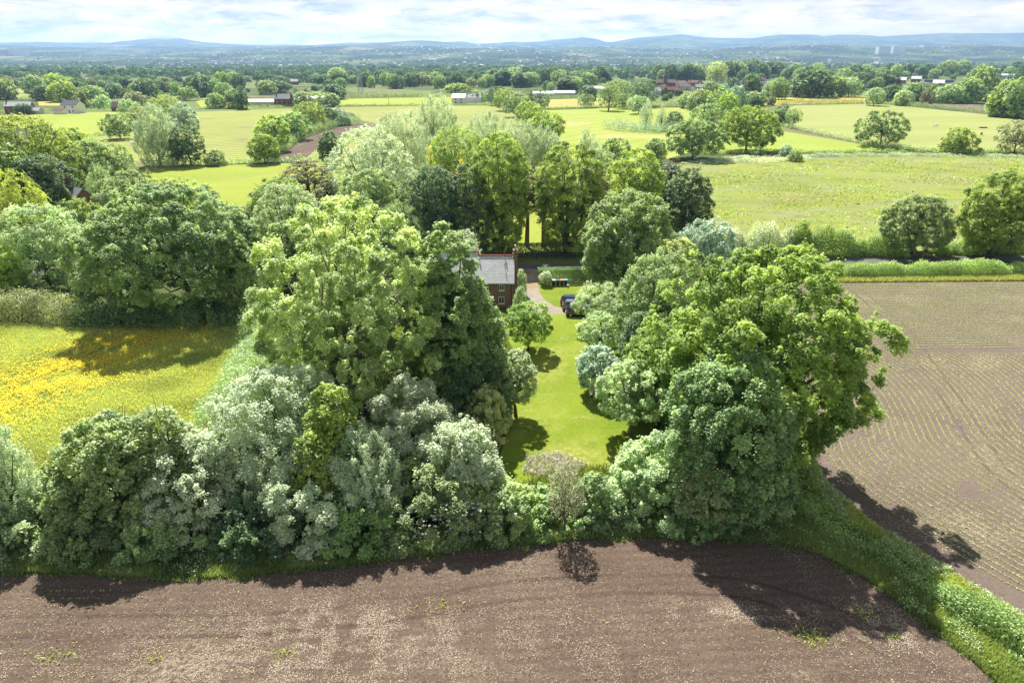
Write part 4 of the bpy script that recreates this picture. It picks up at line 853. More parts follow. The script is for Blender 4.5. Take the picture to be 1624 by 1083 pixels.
def blades(name, P, hgt, wid, mat, label, r_, lean=.5, tone=None):
    "grass blades: one bent strip of two faces each"
    n_ = len(P); a = r_.random(n_)*6.28; u = np.stack([np.cos(a), np.sin(a), 0*a], 1); b_ = r_.random(n_)*6.28
    ln = np.stack([np.cos(b_), np.sin(b_), 0*b_], 1)*(lean*r_.random(n_))[:, None]
    h = hgt*r_.uniform(.5, 1.3, n_); base = np.column_stack([P, np.zeros(n_)])
    p1 = base+np.column_stack([np.zeros((n_, 2)), h*.55])+ln*(h*.25)[:, None]; p2 = base+np.column_stack([np.zeros((n_, 2)), h*.95])+ln*h[:, None]
    w_ = (wid*r_.uniform(.6, 1.3, n_))[:, None]*u*.5
    V = np.stack([base-w_, base+w_, p1+w_, p1-w_, p2+w_*.15, p2-w_*.15], 1).reshape(-1, 3); i = np.arange(n_)[:, None]*6
    Fq = np.vstack([i+np.array([[0, 1, 2, 3]]), i+np.array([[3, 2, 4, 5]])])
    tn = np.clip(tone if tone is not None else r_.random(n_), 0, 1)
    o = link(name, np_mesh(name, V, Fq, np.repeat(tn, 6), [mat])); tag(o, label, None, None, 'stuff'); return o
GR = leaf_mat('grass_blades', (.06, .1, .026), (.21, .26, .085), trans=.42, gloss=.03)
GR2 = leaf_mat('meadow_blades', (.18, .22, .065), (.38, .42, .155), trans=.35, gloss=.02)
r5 = np.random.default_rng(55)
ne_s = GP(near_edge)
up = GP([(-260, 870), (0, 868), (200, 872), (420, 868), (600, 848), (820, 822), (1000, 815), (1180, 812), (1240, 800), (1290, 815), (1400, 893), (1500, 962), (1600, 1030), (1740, 1130)])
bank = np.vstack([ne_s, up[::-1]])
P = scatter(bank, 105000, r5); tn = .42+.2*lownoise(P, 9, 3)+.3*r5.random(len(P))
blades('grass', P, .42, .055, GR, 'rough green grass bank between thicket and ploughed soil', r5, .7, tn)
lo2 = GP([(1285, 715), (1305, 765), (1345, 800), (1400, 845), (1450, 872), (1530, 925), (1624, 984), (1760, 1070)]); hi2 = GP([(1255, 690), (1262, 760), (1300, 800), (1360, 838), (1420, 880), (1500, 930), (1600, 995), (1740, 1088)])
P = scatter(np.vstack([lo2, hi2[::-1]]), 26000, r5)
blades('grass', P, .45, .06, GR2, 'pale grass strip along the edge of the seeded field', r5, .7)
P = scatter(GP([(1230, 700), (1262, 680), (1280, 690), (1290, 740), (1262, 800), (1235, 800)]), 14000, r5)
blades('grass', P, .9, .07, GR, 'tall grass clump at the seeded field corner under the huge oak', r5, .5)
P = scatter(GP([(1245, 449), (1245, 441), (1624, 437), (1800, 434), (1800, 444), (1624, 446)]), 26000, r5)
blades('grass', P, .55, .09, GR2, 'light verge grass between the trimmed hedge and the seeded field', r5, .6, .25+.5*r5.random(len(P)))
P = scatter(meadow_poly, 190000, r5); P = P[(P[:, 0] > -75)]
blades('grass', P, .3, .075, GR2, 'long meadow grass', r5, .8, .5+.22*lownoise(P, 14, 5)+.25*r5.random(len(P)))
# frayed edge, nettles and docks on the banks
edge = GP([(x_, y_+7) for x_, y_ in near_edge]); P = scatter(np.vstack([ne_s, edge[::-1]]), 9000, r5); P = P[lownoise(P, 3, 41)+r5.normal(0, .5, len(P)) > .35]
blades('grass', P, .3, .055, GR, 'stray grass creeping from the bank into the ploughed soil', r5, 1.0)
def herbs(name, poly, n_, size, zmax, mat, label, L0, thr):
    P = scatter(poly, n_, r5); P = P[lownoise(P, L0, 51)+.6*lownoise(P, L0/3, 52) > thr]; k = np.repeat(np.arange(len(P)), 7); m = len(k)
    V, Fq, v = leaf_geo(np.column_stack([P[k]+r5.normal(0, .14, (m, 2)), r5.uniform(.1, zmax, m)]), unit(rdir(m, r5)*.6+np.array([0, 0, .8])), size*r5.uniform(.6, 1.3, m), r5.random(m), r5, 1.6)
    tag(link(name, np_mesh(name, V, Fq, v, [mat])), label, None, None, 'stuff')
herbs('nettles', bank, 11000, .16, .65, LM['green'], 'nettles and docks among the bank grass', 6, .8)
herbs('nettles', np.vstack([lo2, hi2[::-1]]), 3500, .16, .6, LM['pale'], 'cow parsley along the seeded field edge', 5, .2)
herbs('nettles', bank, 6000, .12, .6, LM['pale'], 'pale weeds among the bank grass', 5, .7)
past = GP([(1120, 268), (1250, 258), (1624, 250), (1800, 250), (1800, 385), (1624, 390), (1150, 392), (1130, 330)])
for n__, L0, thr, mt, lb in ((20000, 26, .5, GR2, 'pale tussocks of the rough pasture'), (16000, 19, .75, LM['bramble'], 'greyish rush tussocks of the rough pasture'), (14000, 33, .6, LM['bright'], 'lush green tufts of the rough pasture')):
    P = scatter(past, n__, r5); P = P*1.0; q = P*np.array([.45, 1]); P = P[lownoise(q, L0, n__)+.7*lownoise(q, L0/4, n__+1)+r5.normal(0, .35, len(P)) > thr]
    blades('tussock_grass', P, .32, .38, mt, lb, r5, .9)
# buttercups
YEL = plain('buttercup_petals', (.85, .68, .05), .8, spec=.05)
P = scatter(meadow_poly, 260000, r5); d = (P-G(130, 570)); c1 = G(262, 522); c2 = G(-60, 662)
ax = (c2-c1)/np.linalg.norm(c2-c1); off = P-c1; t_ = off@ax; dd = np.abs(off@np.array([-ax[1], ax[0]]))
prob = np.exp(-(dd/6.5)**2)*(.62+.3*lownoise(P, 5, 9)+.25*lownoise(P, 1.7, 10))+.025*(lownoise(P, 8, 11) > .3)
prob *= (t_ > -6)
P = P[(r5.random(len(P)) < np.clip(prob, 0, 1)) & (P[:, 0] > -78)][:95000]; n_ = len(P)
V, Fq, v = leaf_geo(np.column_stack([P, r5.uniform(.26, .42, n_)]), unit(rdir(n_, r5)*.35+np.array([0, 0, 1])), r5.uniform(.09, .16, n_), r5.random(n_), r5, 1)
tag(link('buttercup_flowers', np_mesh('buttercup_flowers', V, Fq, v, [YEL])), 'drift of yellow buttercups across the meadow', None, None, 'stuff')
# elder and dog rose flowers
WHT = plain('white_petals', (.85, .82, .72), .6)
def flower_heads(center_px, n_, spread, zr, size, label):
    x, Y = G(*center_px); r_ = np.random.default_rng(n_)
    P0 = np.array([x, Y, 0])+np.column_stack([r_.normal(0, spread, n_), r_.normal(.2, .5, n_), r_.uniform(*zr, n_)])
    k = np.repeat(np.arange(n_), 9); P1 = P0[k]+r_.normal(0, size*.45, (len(k), 3))*np.array([1, 1, .4])
    V, Fq, v = leaf_geo(P1, unit(rdir(len(k), r_)*.4+np.array([0, -.5, 1])), np.full(len(k), size*.6), r_.random(len(k)), r_, 1)
    tag(link('elder_flowers', np_mesh('elder_flowers', V, Fq, v, [WHT])), label, None, None, 'stuff')
flower_heads((700, 862), 150, 2.8, (.6, 3.8), .12, 'white flower heads of the elder by the ploughed soil')
flower_heads((455, 893), 14, 1.2, (.4, 1.4), .1, 'few white flowers low in the grassy bank')
# maize seedlings of the seeded field, in drilled rows
SEED = leaf_mat('seedling_leaves', (.24, .28, .11), (.47, .5, .26), trans=.35, gloss=.03)
def seedlings(name, lines, step, size, label, r_, poly=None, gap=.25, holes=None):
    Ps = []
    for Ln in lines:
        Ln = np.asarray(Ln); sg = Ln[1:]-Ln[:-1]; ln = np.linalg.norm(sg, axis=1); cum = np.concatenate([[0], np.cumsum(ln)])
        q = np.arange(0, cum[-1], step)+r_.uniform(-.3, .3)*step; q = q+r_.normal(0, step*.2, len(q)); k = np.clip(np.searchsorted(cum, q)-1, 0, len(sg)-1)
        p = Ln[k]+sg[k]*((q-cum[k])/ln[k])[:, None]; Ps.append(p+r_.normal(0, .03, p.shape))
    P = np.vstack(Ps); P = P[r_.random(len(P)) > gap]
    P = P[lownoise(P, 9, 21)+lownoise(P, 1.5, 22)*.8+r_.normal(0, .3, len(P)) > (holes if holes is not None else -1.2)]
    if poly is not None: P = P[inside(P, poly)]
    k = np.repeat(np.arange(len(P)), 5); n_ = len(k)
    pos = np.column_stack([P[k]+r_.normal(0, size*.22, (n_, 2)), size*.45*r_.uniform(.4, 1.2, n_)+.01])
    V, Fq, v = leaf_geo(pos, unit(rdir(n_, r_)+np.array([0, 0, .7])), size*r_.uniform(.6, 1.2, n_), r_.random(n_), r_, 2.4)
    tag(link(name, np_mesh(name, V, Fq, v, [SEED])), label, None, None, 'stuff')
head_a, head_b = GP([(1200, 556), (1700, 552)])
hd = (far_edge[1]-far_edge[0]); hd = hd/np.linalg.norm(hd); lines = []
y0 = far_edge[0]-np.array([0, .9])
for k in range(60):
    c = y0-np.array([0, .85*k])
    if c[1] < G(1330, 556)[1]: break
    lines.append([c-hd*10, c+hd*110])
upper = RF[inside(RF, RF) | True]
seedlings('maize_seedlings', lines, .1, .16, 'green maize seedlings in straight rows along the lane headland', r5, RF, .08, -1.9)
tmpl = GP([(1262, 556), (1300, 567), (1350, 593), (1380, 626), (1400, 666), (1413, 706), (1443, 739), (1483, 769), (1529, 797), (1600, 838), (1700, 892), (1900, 990)])
from_dir = tmpl[-1]-tmpl[0]; nrm = np.array([-from_dir[1], from_dir[0]]); nrm = nrm/np.linalg.norm(nrm); nrm = nrm if nrm[0]+nrm[1] > 0 else -nrm
def smooth_line(P):
    t = np.linspace(0, len(P)-1, 160); i = np.arange(len(P)); Q = np.stack([np.interp(t, i, P[:, 0]), np.interp(t, i, P[:, 1])], 1)
    for _ in range(14): Q[1:-1] = (Q[:-2]+2*Q[1:-1]+Q[2:])/4
    return Q
tl = smooth_line(tmpl); lines = []
pre = tl[0]-(tl[6]-tl[0])/np.linalg.norm(tl[6]-tl[0])*60
for k in range(-9, 90):
    lines.append(np.vstack([[pre], tl])+nrm*k*.8)
lowpoly_y = G(1330, 557)[1]
lower = RF.copy(); lower = np.array([[x, min(y, lowpoly_y-.6)] for x, y in RF])
seedlings('maize_seedlings', lines, .09, .15, 'green maize seedlings in curving rows over the seeded field', r5, lower, .1, -1.35)
nl_ = [GP([(-200, y), (150, y-1), (330, y-6), (470, y-24)]) for y in (938, 950, 962, 975, 989, 1004, 1020, 1037, 1055, 1074)]
seedlings('maize_seedlings', nl_, .3, .13, 'sparse seedling rows on the front ploughed field', r5, None, .35, .1)
nl_ = [GP([(1080+k*38, 985+k*3), (1150+k*38, 1015+k*3), (1210+k*40, 1060+k*3), (1250+k*42, 1110+k*3)]) for k in range(-5, 8)]
seedlings('maize_seedlings', nl_, .3, .13, 'sparse slanting seedling rows on the front ploughed field', r5, np.vstack([ne_s, [[60, 8], [-60, 8]]]), .4, .3)
# straw litter, clods and weeds
STRAW = plain('straw', (.42, .35, .26), .8, var=.2, scale=9); STRAWP = plain('bleached_straw', (.56, .47, .35), .8, var=.2, scale=9); CLOD = plain('soil_clod', (.2, .148, .122), .95, var=.3, scale=4)
soil_poly = np.vstack([ne_s, GP([(1800, 1500), (-260, 1500)])])
def litter(poly, n_, size, mat, label, name, r_, L0, thr, flat=True, el=2.2):
    P = scatter(poly, n_, r_); P = P[lownoise(P, L0, 31)+.7*lownoise(P, L0/4, 32)+r_.normal(0, .5, len(P)) > thr]; m = len(P)
    S = size*r_.uniform(.5, 1.6, m); V, Fq, v = leaf_geo(np.column_stack([P, S*.22+.012]), unit(rdir(m, r_)*(.4 if flat else 1)+np.array([0, 0, 1])), S, r_.random(m), r_, el)
    tag(link(name, np_mesh(name, V, Fq, v, [mat])), label, None, None, 'stuff')
def clods(poly, n_, size, mat, label, r_):
    P = scatter(poly, n_, r_); S = size*r_.random(len(P))**2+.02
    base = np.array([(1, 0, 0), (-.5, .87, 0), (-.5, -.87, 0), (0, 0, .9)]); a = r_.random(len(P))*6.28
    c, s_ = np.cos(a), np.sin(a); Rm = np.stack([np.stack([c, -s_, 0*c], 1), np.stack([s_, c, 0*c], 1), np.stack([0*c, 0*c, 1+0*c], 1)], 1)
    V = np.einsum('nij,kj->nki', Rm, base)*S[:, None, None]*r_.uniform(.7, 1.3, (len(P), 4, 1))+np.column_stack([P, np.full(len(P), .002)])[:, None]
    i = np.arange(len(P))[:, None]*4; Fq = np.vstack([i+np.array([[0, 1, 3]]), i+np.array([[1, 2, 3]]), i+np.array([[2, 0, 3]])])
    tag(link('soil_clods', np_mesh('soil_clods', V.reshape(-1, 3), Fq, mats=[mat])), label, None, None, 'stuff')
litter(soil_poly, 60000, .075, STRAW, 'pale straw litter on the front ploughed field', 'straw_litter', r5, 16, .75)
litter(soil_poly, 4500, .08, STRAW, 'single straws and stones over the front ploughed field', 'straw_litter', r5, 9, -.6)
clods(soil_poly, 22000, .065, CLOD, 'clods of the front ploughed field', r5)
nf = RF[inside(RF, RF) | True]
near_rf = scatter(RF, 200000, r5); near_rf = near_rf[near_rf[:, 1] < 75]
litter(GP([(1275, 680), (1624, 600), (1900, 700), (1900, 1150), (1700, 1035), (1450, 874), (1320, 780)]), 30000, .12, STRAW, 'pale straw litter on the seeded field', 'straw_litter', r5, 12, .7)
clods(GP([(1275, 680), (1624, 600), (1900, 700), (1900, 1150), (1700, 1035), (1450, 874), (1320, 780)]), 9000, .065, CLOD, 'clods of the seeded field', r5)
drifts = [(560, 985, 4.5, 1.2, 4200), (400, 1055, 4, 1.5, 4200), (640, 1040, 4, 1.6, 3600), (480, 1020, 6, 2.4, 4200), (900, 1000, 4, 1.6, 1800), (1150, 972, 2.2, .7, 1500), (1240, 975, 3, .8, 900), (1400, 985, 1.5, 1.3, 1900), (1440, 1008, 1.2, .8, 900), (1310, 730, 1.2, 2.6, 900), (90, 1065, 4, 1.2, 1800), (1000, 1065, 5, 1.5, 900), (250, 1000, 6, 1.6, 900)]
Pd = np.vstack([G(a, b_)+r5.normal(0, 1, (int(n__*1.9), 2))*np.array([sx, sy]) for a, b_, sx, sy, n__ in drifts])
Pd = Pd[(lownoise(Pd, 3.2, 61)+.8*lownoise(Pd*np.array([.5, 1]), .9, 62)+r5.normal(0, .45, len(Pd)) > -.05)]
S_ = .075*r5.uniform(.4, 1.7, len(Pd)); V, Fq, v = leaf_geo(np.column_stack([Pd, S_*.25+.012]), unit(rdir(len(Pd), r5)*.5+np.array([0, 0, 1])), S_, r5.random(len(Pd)), r5, 3)
tag(link('straw_litter', np_mesh('straw_litter', V, Fq, v, [STRAWP])), 'drifts of bleached straw on the ploughed soil', None, None, 'stuff')
for (px, py, sx, n_) in [(1288, 1012, .55, 160), (1415, 1010, .2, 50), (835, 872, .15, 40), (450, 1035, .5, 60), (90, 1040, .6, 70), (1370, 970, .5, 60), (240, 1045, .4, 40), (700, 960, .8, 60)]:
    c = G(px, py); P = c+r5.normal(0, sx, (n_, 2))*np.array([1.3, .7])
    blades('weeds', P, .2, .08, GR2, 'patch of green weeds on the ploughed soil', r5, 1.2)
P = scatter(GP([(828, 752), (835, 724), (885, 718), (930, 735), (900, 770)]), 2600, r5)
DRY = plain('dry_brush', (.6, .53, .49), .9, var=.2)
V, Fq, v = leaf_geo(np.column_stack([P, r5.uniform(.02, .45, len(P))]), rdir(len(P), r5), np.full(len(P), .4), r5.random(len(P)), r5, 9)
tag(link('brush_heap', np_mesh('brush_heap', V, Fq, v, [DRY])), 'grey heap of dry cut twigs at the foot of the lawn', 'brush heap')
# scrub floor below the trees
P = scatter(GP([(820, 770), (900, 740), (1060, 740), (1240, 780), (1240, 812), (1180, 830), (820, 842)]), 20000, r5)
blades('grass', P, .5, .07, GR, 'grassy floor of the scrub below the lawn', r5, .7)
P = scatter(GP([(380, 700), (440, 520), (800, 500), (815, 600), (790, 720), (600, 700)]), 26000, r5)
blades('undergrowth', P, .6, .14, GR, 'shaded undergrowth beneath the great ash', r5, .8)
P = scatter(GP([(1000, 500), (1240, 449), (1262, 700), (1230, 780), (1060, 740)]), 26000, r5)
blades('undergrowth', P, .6, .14, GR, 'shaded undergrowth beneath the huge oak', r5, .8)

# ------------------------------------------------------------------ buildings
BRICK = plain('brick', (.24, .105, .07), .9, var=.3, scale=6, bump=.3); BRICKD = plain('old_brick', (.19, .1, .075), .9, var=.35, scale=5, bump=.3)
REND = plain('white_render', (.78, .77, .74), .8, var=.05, scale=2); CREAM = plain('cream_render', (.6, .56, .48), .8, var=.08, scale=2)
SLATE = plain('slate', (.22, .225, .245), .42, var=.18, scale=3.0, spec=.6); SLATED = plain('dark_slate', (.13, .135, .15), .5, var=.2, scale=2, spec=.5)
TILE = plain('clay_tile', (.2, .1, .075), .85, var=.25, scale=3); TILEB = plain('brown_tile', (.17, .13, .11), .85, var=.2, scale=2)
GREYR = plain('grey_roof', (.34, .34, .35), .7, var=.1, scale=1); WROOF = plain('white_sheet_roof', (.82, .83, .84), .5, var=.04, scale=.5)
WFR = plain('white_frame', (.8, .8, .78), .5); GLASS = plain('window_glass', (.03, .035, .045), .12, spec=.7); POT = plain('chimney_pot', (.5, .36, .24), .8, var=.2)
RIDGE = plain('ridge_tile', (.32, .1, .06), .85, var=.2); BLACKM = plain('black_pipe', (.02, .02, .022), .5); SOLAR = plain('solar_panel', (.02, .03, .1), .15, spec=.8)
METAL = plain('grey_metal', (.45, .47, .48), .5, metal=.5); WOODP = plain('pole_wood', (.32, .27, .21), .85, var=.2, scale=4)
def slate_mat():
    m, n, l, b = mat_base('slate_courses'); b.inputs['Roughness'].default_value = .38; b.inputs['Specular IOR Level'].default_value = .7
    tcx = n.new('ShaderNodeTexCoord'); br = n.new('ShaderNodeTexBrick'); br.inputs['Scale'].default_value = 1; br.inputs['Brick Width'].default_value = .3; br.inputs['Row Height'].default_value = .2
    br.inputs['Mortar Size'].default_value = .012; br.inputs['Color1'].default_value = (.46, .47, .5, 1); br.inputs['Color2'].default_value = (.58, .58, .61, 1); br.inputs['Mortar'].default_value = (.1, .1, .11, 1)
    l.new(tcx.outputs['Object'], br.inputs['Vector']); z = n.new('ShaderNodeTexNoise'); z.inputs['Scale'].default_value = .9; z.inputs['Detail'].default_value = 5; l.new(tcx.outputs['Object'], z.inputs['Vector'])
    mx = n.new('ShaderNodeMix'); mx.data_type = 'RGBA'; mx.blend_type = 'MULTIPLY'; mx.inputs['Factor'].default_value = .5; l.new(br.outputs[0], mx.inputs[6]); l.new(z.outputs['Color'], mx.inputs[7])
    hs = n.new('ShaderNodeHueSaturation'); hs.inputs['Saturation'].default_value = .25; hs.inputs['Value'].default_value = 1.4; l.new(mx.outputs[2], hs.inputs['Color']); l.new(hs.outputs[0], b.inputs['Base Color'])
    bb = n.new('ShaderNodeBump'); bb.inputs['Strength'].default_value = .4; bb.inputs['Distance'].default_value = .02; l.new(br.outputs['Fac'], bb.inputs['Height']); bb.invert = True; l.new(bb.outputs[0], b.inputs['Normal'])
    return m
def brick_mat():
    m, n, l, b = mat_base('brick_courses'); b.inputs['Roughness'].default_value = .9
    tcx = n.new('ShaderNodeTexCoord'); mp3 = n.new('ShaderNodeMapping'); mp3.inputs['Rotation'].default_value = (math.pi/2, 0, 0); l.new(tcx.outputs['Object'], mp3.inputs['Vector'])
    br = n.new('ShaderNodeTexBrick'); br.inputs['Scale'].default_value = 1; br.inputs['Brick Width'].default_value = .23; br.inputs['Row Height'].default_value = .075
    br.inputs['Mortar Size'].default_value = .008; br.inputs['Color1'].default_value = (.27, .12, .08, 1); br.inputs['Color2'].default_value = (.17, .08, .06, 1); br.inputs['Mortar'].default_value = (.3, .26, .22, 1)
    l.new(mp3.outputs[0], br.inputs['Vector']); l.new(br.outputs[0], b.inputs['Base Color']); return m
SL2, BK2 = slate_mat(), brick_mat()
def gable_roof(x0, x1, y0, y1, ez, rz, th=.14, ov=.25, hip=0):
    "two real slabs meeting at the ridge (ridge along x)"
    m = MB(); ym = (y0+y1)/2; sl_ = (rz-ez)/(ym-y0)
    for sgn in (-1, 1):
        ye = (y0-ov) if sgn < 0 else (y1+ov); ze = ez-ov*sl_
        V = [(x0-ov, ye, ze), (x1+ov, ye, ze), (x1+ov-hip, ym, rz), (x0-ov+hip, ym, rz)]; V2 = [(a, b_, c+th) for a, b_, c in V]
        m.add(V+V2, [(0, 3, 2, 1), (4, 5, 6, 7), (0, 1, 5, 4), (1, 2, 6, 5), (3, 0, 4, 7), (2, 3, 7, 6)])
    return m
def walls_gabled(x0, x1, y0, y1, ez, rz):
    m = MB(); ym = (y0+y1)/2
    m.add([(x0, y0, 0), (x1, y0, 0), (x1, y1, 0), (x0, y1, 0), (x0, y0, ez), (x1, y0, ez), (x1, y1, ez), (x0, y1, ez), (x0, ym, rz), (x1, ym, rz)],
          [(0, 1, 5, 4), (2, 3, 7, 6), (1, 2, 6, 9, 5), (3, 0, 4, 8, 7), (0, 3, 2, 1)]); return m
def window(parent, cx, y, z0, w_, h_, bars=1):
    f = MB(); t = .07
    for a in (cx-w_/2, cx+w_/2-t): f.box(a, a+t, y-.06, y+.02, z0, z0+h_)
    f.box(cx-w_/2+t, cx+w_/2-t, y-.06, y+.02, z0, z0+t); f.box(cx-w_/2+t, cx+w_/2-t, y-.06, y+.02, z0+h_-t, z0+h_)
    if bars: f.box(cx-.03, cx+.03, y-.055, y+.015, z0+t, z0+h_-t)
    o = f.build('window', WFR, parent); g = MB().box(cx-w_/2+t, cx+w_/2-t, y-.025, y-.015, z0+t, z0+h_-t); g.build('pane', GLASS, o)
    s_ = MB().box(cx-w_/2-.06, cx+w_/2+.06, y-.14, y-.002, z0-.09, z0-.004); s_.build('sill', WFR, o); return o
def house(px, foot, wpx, ez, rz, dp, wall, roofm, label, rot=0, chim=((.85,),), wins=(), name='house', cat='house', group=None, chm=None, solar=False, door=None):
    x, Y = G(px, foot); Wd = wpx/F*depth(Y); root = empty(name, (x, Y, 0), rot); tag(root, label, cat, group)
    x0, x1 = -Wd/2, Wd/2
    walls_gabled(x0, x1, 0, dp, ez, rz-.02).build('wall', wall, root)
    rf = gable_roof(x0, x1, 0, dp, ez, rz).build('roof', roofm, root)
    for c in chim:
        xc = x0+Wd*c[0]; m = MB().box(xc-.45, xc+.45, dp/2-.35, dp/2+.35, rz-1, rz+1.1); m.box(xc-.52, xc+.52, dp/2-.42, dp/2+.42, rz+1.1, rz+1.25)
        co = m.build('chimney', chm or BRICKD, rf)
    for (fx, z0, w_, h_) in wins: window(root, x0+Wd*fx, 0, z0, w_, h_)
    if door: MB().box(x0+Wd*door-.5, x0+Wd*door+.5, -.05, .03, 0.02, 2.05).build('door', SLATED, root)
    if solar:
        ym = dp/2; s_ = (rz-ez)/ym; m = MB(); a, b_ = .5, ym-.5
        m.add([(x0+Wd*.15, a, ez+a*s_+.22), (x0+Wd*.85, a, ez+a*s_+.22), (x0+Wd*.85, b_, ez+b_*s_+.22), (x0+Wd*.15, b_, ez+b_*s_+.22), (x0+Wd*.15, a, ez+a*s_+.16), (x0+Wd*.85, a, ez+a*s_+.16), (x0+Wd*.85, b_, ez+b_*s_+.16), (x0+Wd*.15, b_, ez+b_*s_+.16)],
                  [(0, 1, 2, 3), (7, 6, 5, 4), (0, 4, 5, 1), (1, 5, 6, 2), (2, 6, 7, 3), (3, 7, 4, 0)]); m.build('solar_panel', SOLAR, root)
    return root
# the cottage by the drive
cx_, cyy_ = G(813.5, 487); ct = empty('cottage', (cx_, cyy_, 0)); tag(ct, 'brick cottage with pale slate roof, red ridge tiles and tall gable chimney', 'cottage')
EZ, RZ = 4.1, 7.25; DP = 7.0
walls_gabled(-5.6, 0, 0, DP, EZ, RZ-.02).build('wall', BK2, ct)
rf = gable_roof(-5.35, -.05, 0, DP, EZ, RZ, ov=.28).build('roof', SL2, ct)
rg = MB()
for k in range(13):
    a = -5.3+k*.4; rg.tube([(a, DP/2, RZ+.13), (a+.37, DP/2, RZ+.13)], .15, 8)
rg.build('ridge_tiles', RIDGE, rf)
for fx in (-1.35, -5.45):
    fm = MB(); fm.tube([(fx, DP/2, RZ+.1), (fx, DP/2, RZ+.45), (fx, DP/2, RZ+.6), (fx, DP/2, RZ+.8), (fx, DP/2, RZ+.95)], [.14, .08, .15, .12, .03], 8); fm.build('finial', RIDGE, rf)
walls_gabled(-13.5, -5.6, .8, DP+.6, EZ+.3, RZ+.38).build('wall', BK2, ct)
rf2 = gable_roof(-13.3, -5.9, .8, DP+.6, EZ+.3, RZ+.4, ov=.28).build('roof', SL2, ct)
rg = MB()
for k in range(18):
    a = -13.4+k*.43; rg.tube([(a, (DP+1.4)/2, RZ+.54), (a+.4, (DP+1.4)/2, RZ+.54)], .15, 8)
rg.build('ridge_tiles', RIDGE, rf2)
ch = MB().box(.02, .72, DP/2-.55, DP/2+.55, -.02, 7.6); ch.box(-.04, .78, DP/2-.62, DP/2+.62, 7.6, 7.75); ch.box(.06, .68, DP/2-.5, DP/2+.5, 7.75, 8.2); ch.box(-.02, .76, DP/2-.6, DP/2+.6, 8.2, 8.34)
cho = ch.build('chimney', BK2, ct)
for dy in (-.25, .25):
    MB().tube([(.37, DP/2+dy, 8.34), (.37, DP/2+dy, 8.6), (.37, DP/2+dy, 9.0), (.37, DP/2+dy, 9.05)], [.17, .13, .12, .15], 10).build('chimney_pot', POT, cho)
window(ct, -1.75, -.002, 2.75, .8, .9); window(ct, -1.8, -.002, .6, .9, 1.1); window(ct, -4.2, -.002, 2.75, .8, .9)
gt = MB().tube([(-5.5, -.34, EZ-.28), (.2, -.34, EZ-.28)], .07, 8); gt.build('gutter', BLACKM, ct)
dpi = MB().tube([(-.25, -.1, EZ-.3), (-.25, -.1, .05)], .05, 7); dpi.build('downpipe', BLACKM, ct)
MB().box(-1.42, -1.28, DP/2-.5-1.2, DP/2-.5, RZ-.75, RZ-.71).build('roof_bracket', RIDGE, rf)
# cottage hidden in the trees of the far side
hx, hy = G(128, 345); h2 = empty('cottage', (hx, hy, 0), R(-38)); tag(h2, 'slate gable with brick chimney and red pots hidden among trees', 'cottage')
walls_gabled(-5, 5, -3.5, 3.5, 4.2, 7.4).build('wall', BRICKD, h2); r2 = gable_roof(-5, 5, -3.5, 3.5, 4.2, 7.45).build('roof', SLATE, h2)
m = MB().box(-3.6, -2.5, -.5, .5, 6.5, 8.7); m.box(-3.7, -2.4, -.6, .6, 8.7, 8.9); co = m.build('chimney', BRICK, r2)
for dx in (-.3, .3): MB().tube([(-3.05+dx, 0, 8.9), (-3.05+dx, 0, 9.5)], [.17, .13], 8).build('chimney_pot', RIDGE, co)
house(78, 352, 34, 2.4, 4.4, 5.5, BRICKD, GREYR, 'low grey-roofed outbuilding beside the golden weeping willow', chim=(), name='outbuilding', cat='outbuilding')
# village houses
W2 = lambda *f: [(a, 3.4, 1.5, 1.3) for a in f]+[(a, .9, 1.5, 1.4) for a in f]
house(30, 181, 37, 5.2, 7.8, 8, BRICK, GREYR, 'long red brick house with grey roof and two rows of white windows', R(14), chim=((.06,),), wins=W2(.15, .38, .6, .83), door=.5)
house(53, 181.5, 18, 2.3, 4.2, 6, CREAM, GREYR, 'little grey-roofed garage between the brick and the white house', chim=(), name='garage', cat='garage')
house(111, 180, 30, 5.4, 8.6, 8, REND, SLATED, 'white rendered house with dark slate roof and windows', R(-14), chim=((.98,),), wins=W2(.25, .75), chm=REND, door=.5)
house(92, 181.6, 18, 2.3, 4.0, 5, REND, TILEB, 'low white extension in front of the white house', R(-10), chim=(), name='extension', cat='extension')
house(187, 177, 18, 3, 6.6, 7, BRICKD, TILEB, 'small brown-roofed barn at the village end', R(6), chim=(), name='barn', cat='barn')
house(448, 169, 27, 5.8, 9.0, 8, BRICKD, SLATED, 'brick farmhouse with slate roof and a chimney on each gable', R(-12), chim=((.04,), (.96,)), wins=W2(.2, .5, .8), name='farmhouse', cat='farmhouse')
house(411, 169, 46, 3.4, 5.2, 9, CREAM, WROOF, 'long white-roofed shed beside the brick farmhouse', R(3), chim=(), name='shed', cat='shed')
house(468, 165, 20, 3.4, 5.4, 9, CREAM, WROOF, 'white-roofed shed directly behind the farmhouse', R(-4), chim=(), name='shed', cat='shed')
house(500, 163, 26, 3.6, 5.6, 10, CREAM, WROOF, 'white-roofed shed beyond the farmhouse trees', R(4), chim=(), name='shed', cat='shed')
house(727, 166, 22, 5.4, 8.6, 8, REND, WROOF, 'pale cottage by the lane at the end of the bright strip field', R(-10), chim=(), wins=W2(.3, .7))
house(752, 163, 22, 4, 7, 8, REND, SLATED, 'second pale cottage mostly behind the dark lane tree', R(5), chim=(), wins=())
for i, (a, f_, ww) in enumerate([(860, 152, 34), (895, 151, 34), (1000, 139, 10)][:2]):
    house(a, f_, ww, 2.2, 4.2, 9, WFR, WROOF, ['white polytunnel nearer the slanting tree row', 'white polytunnel nearer the metal barn'][i], 0, chim=(), name='polytunnel', cat='polytunnel')
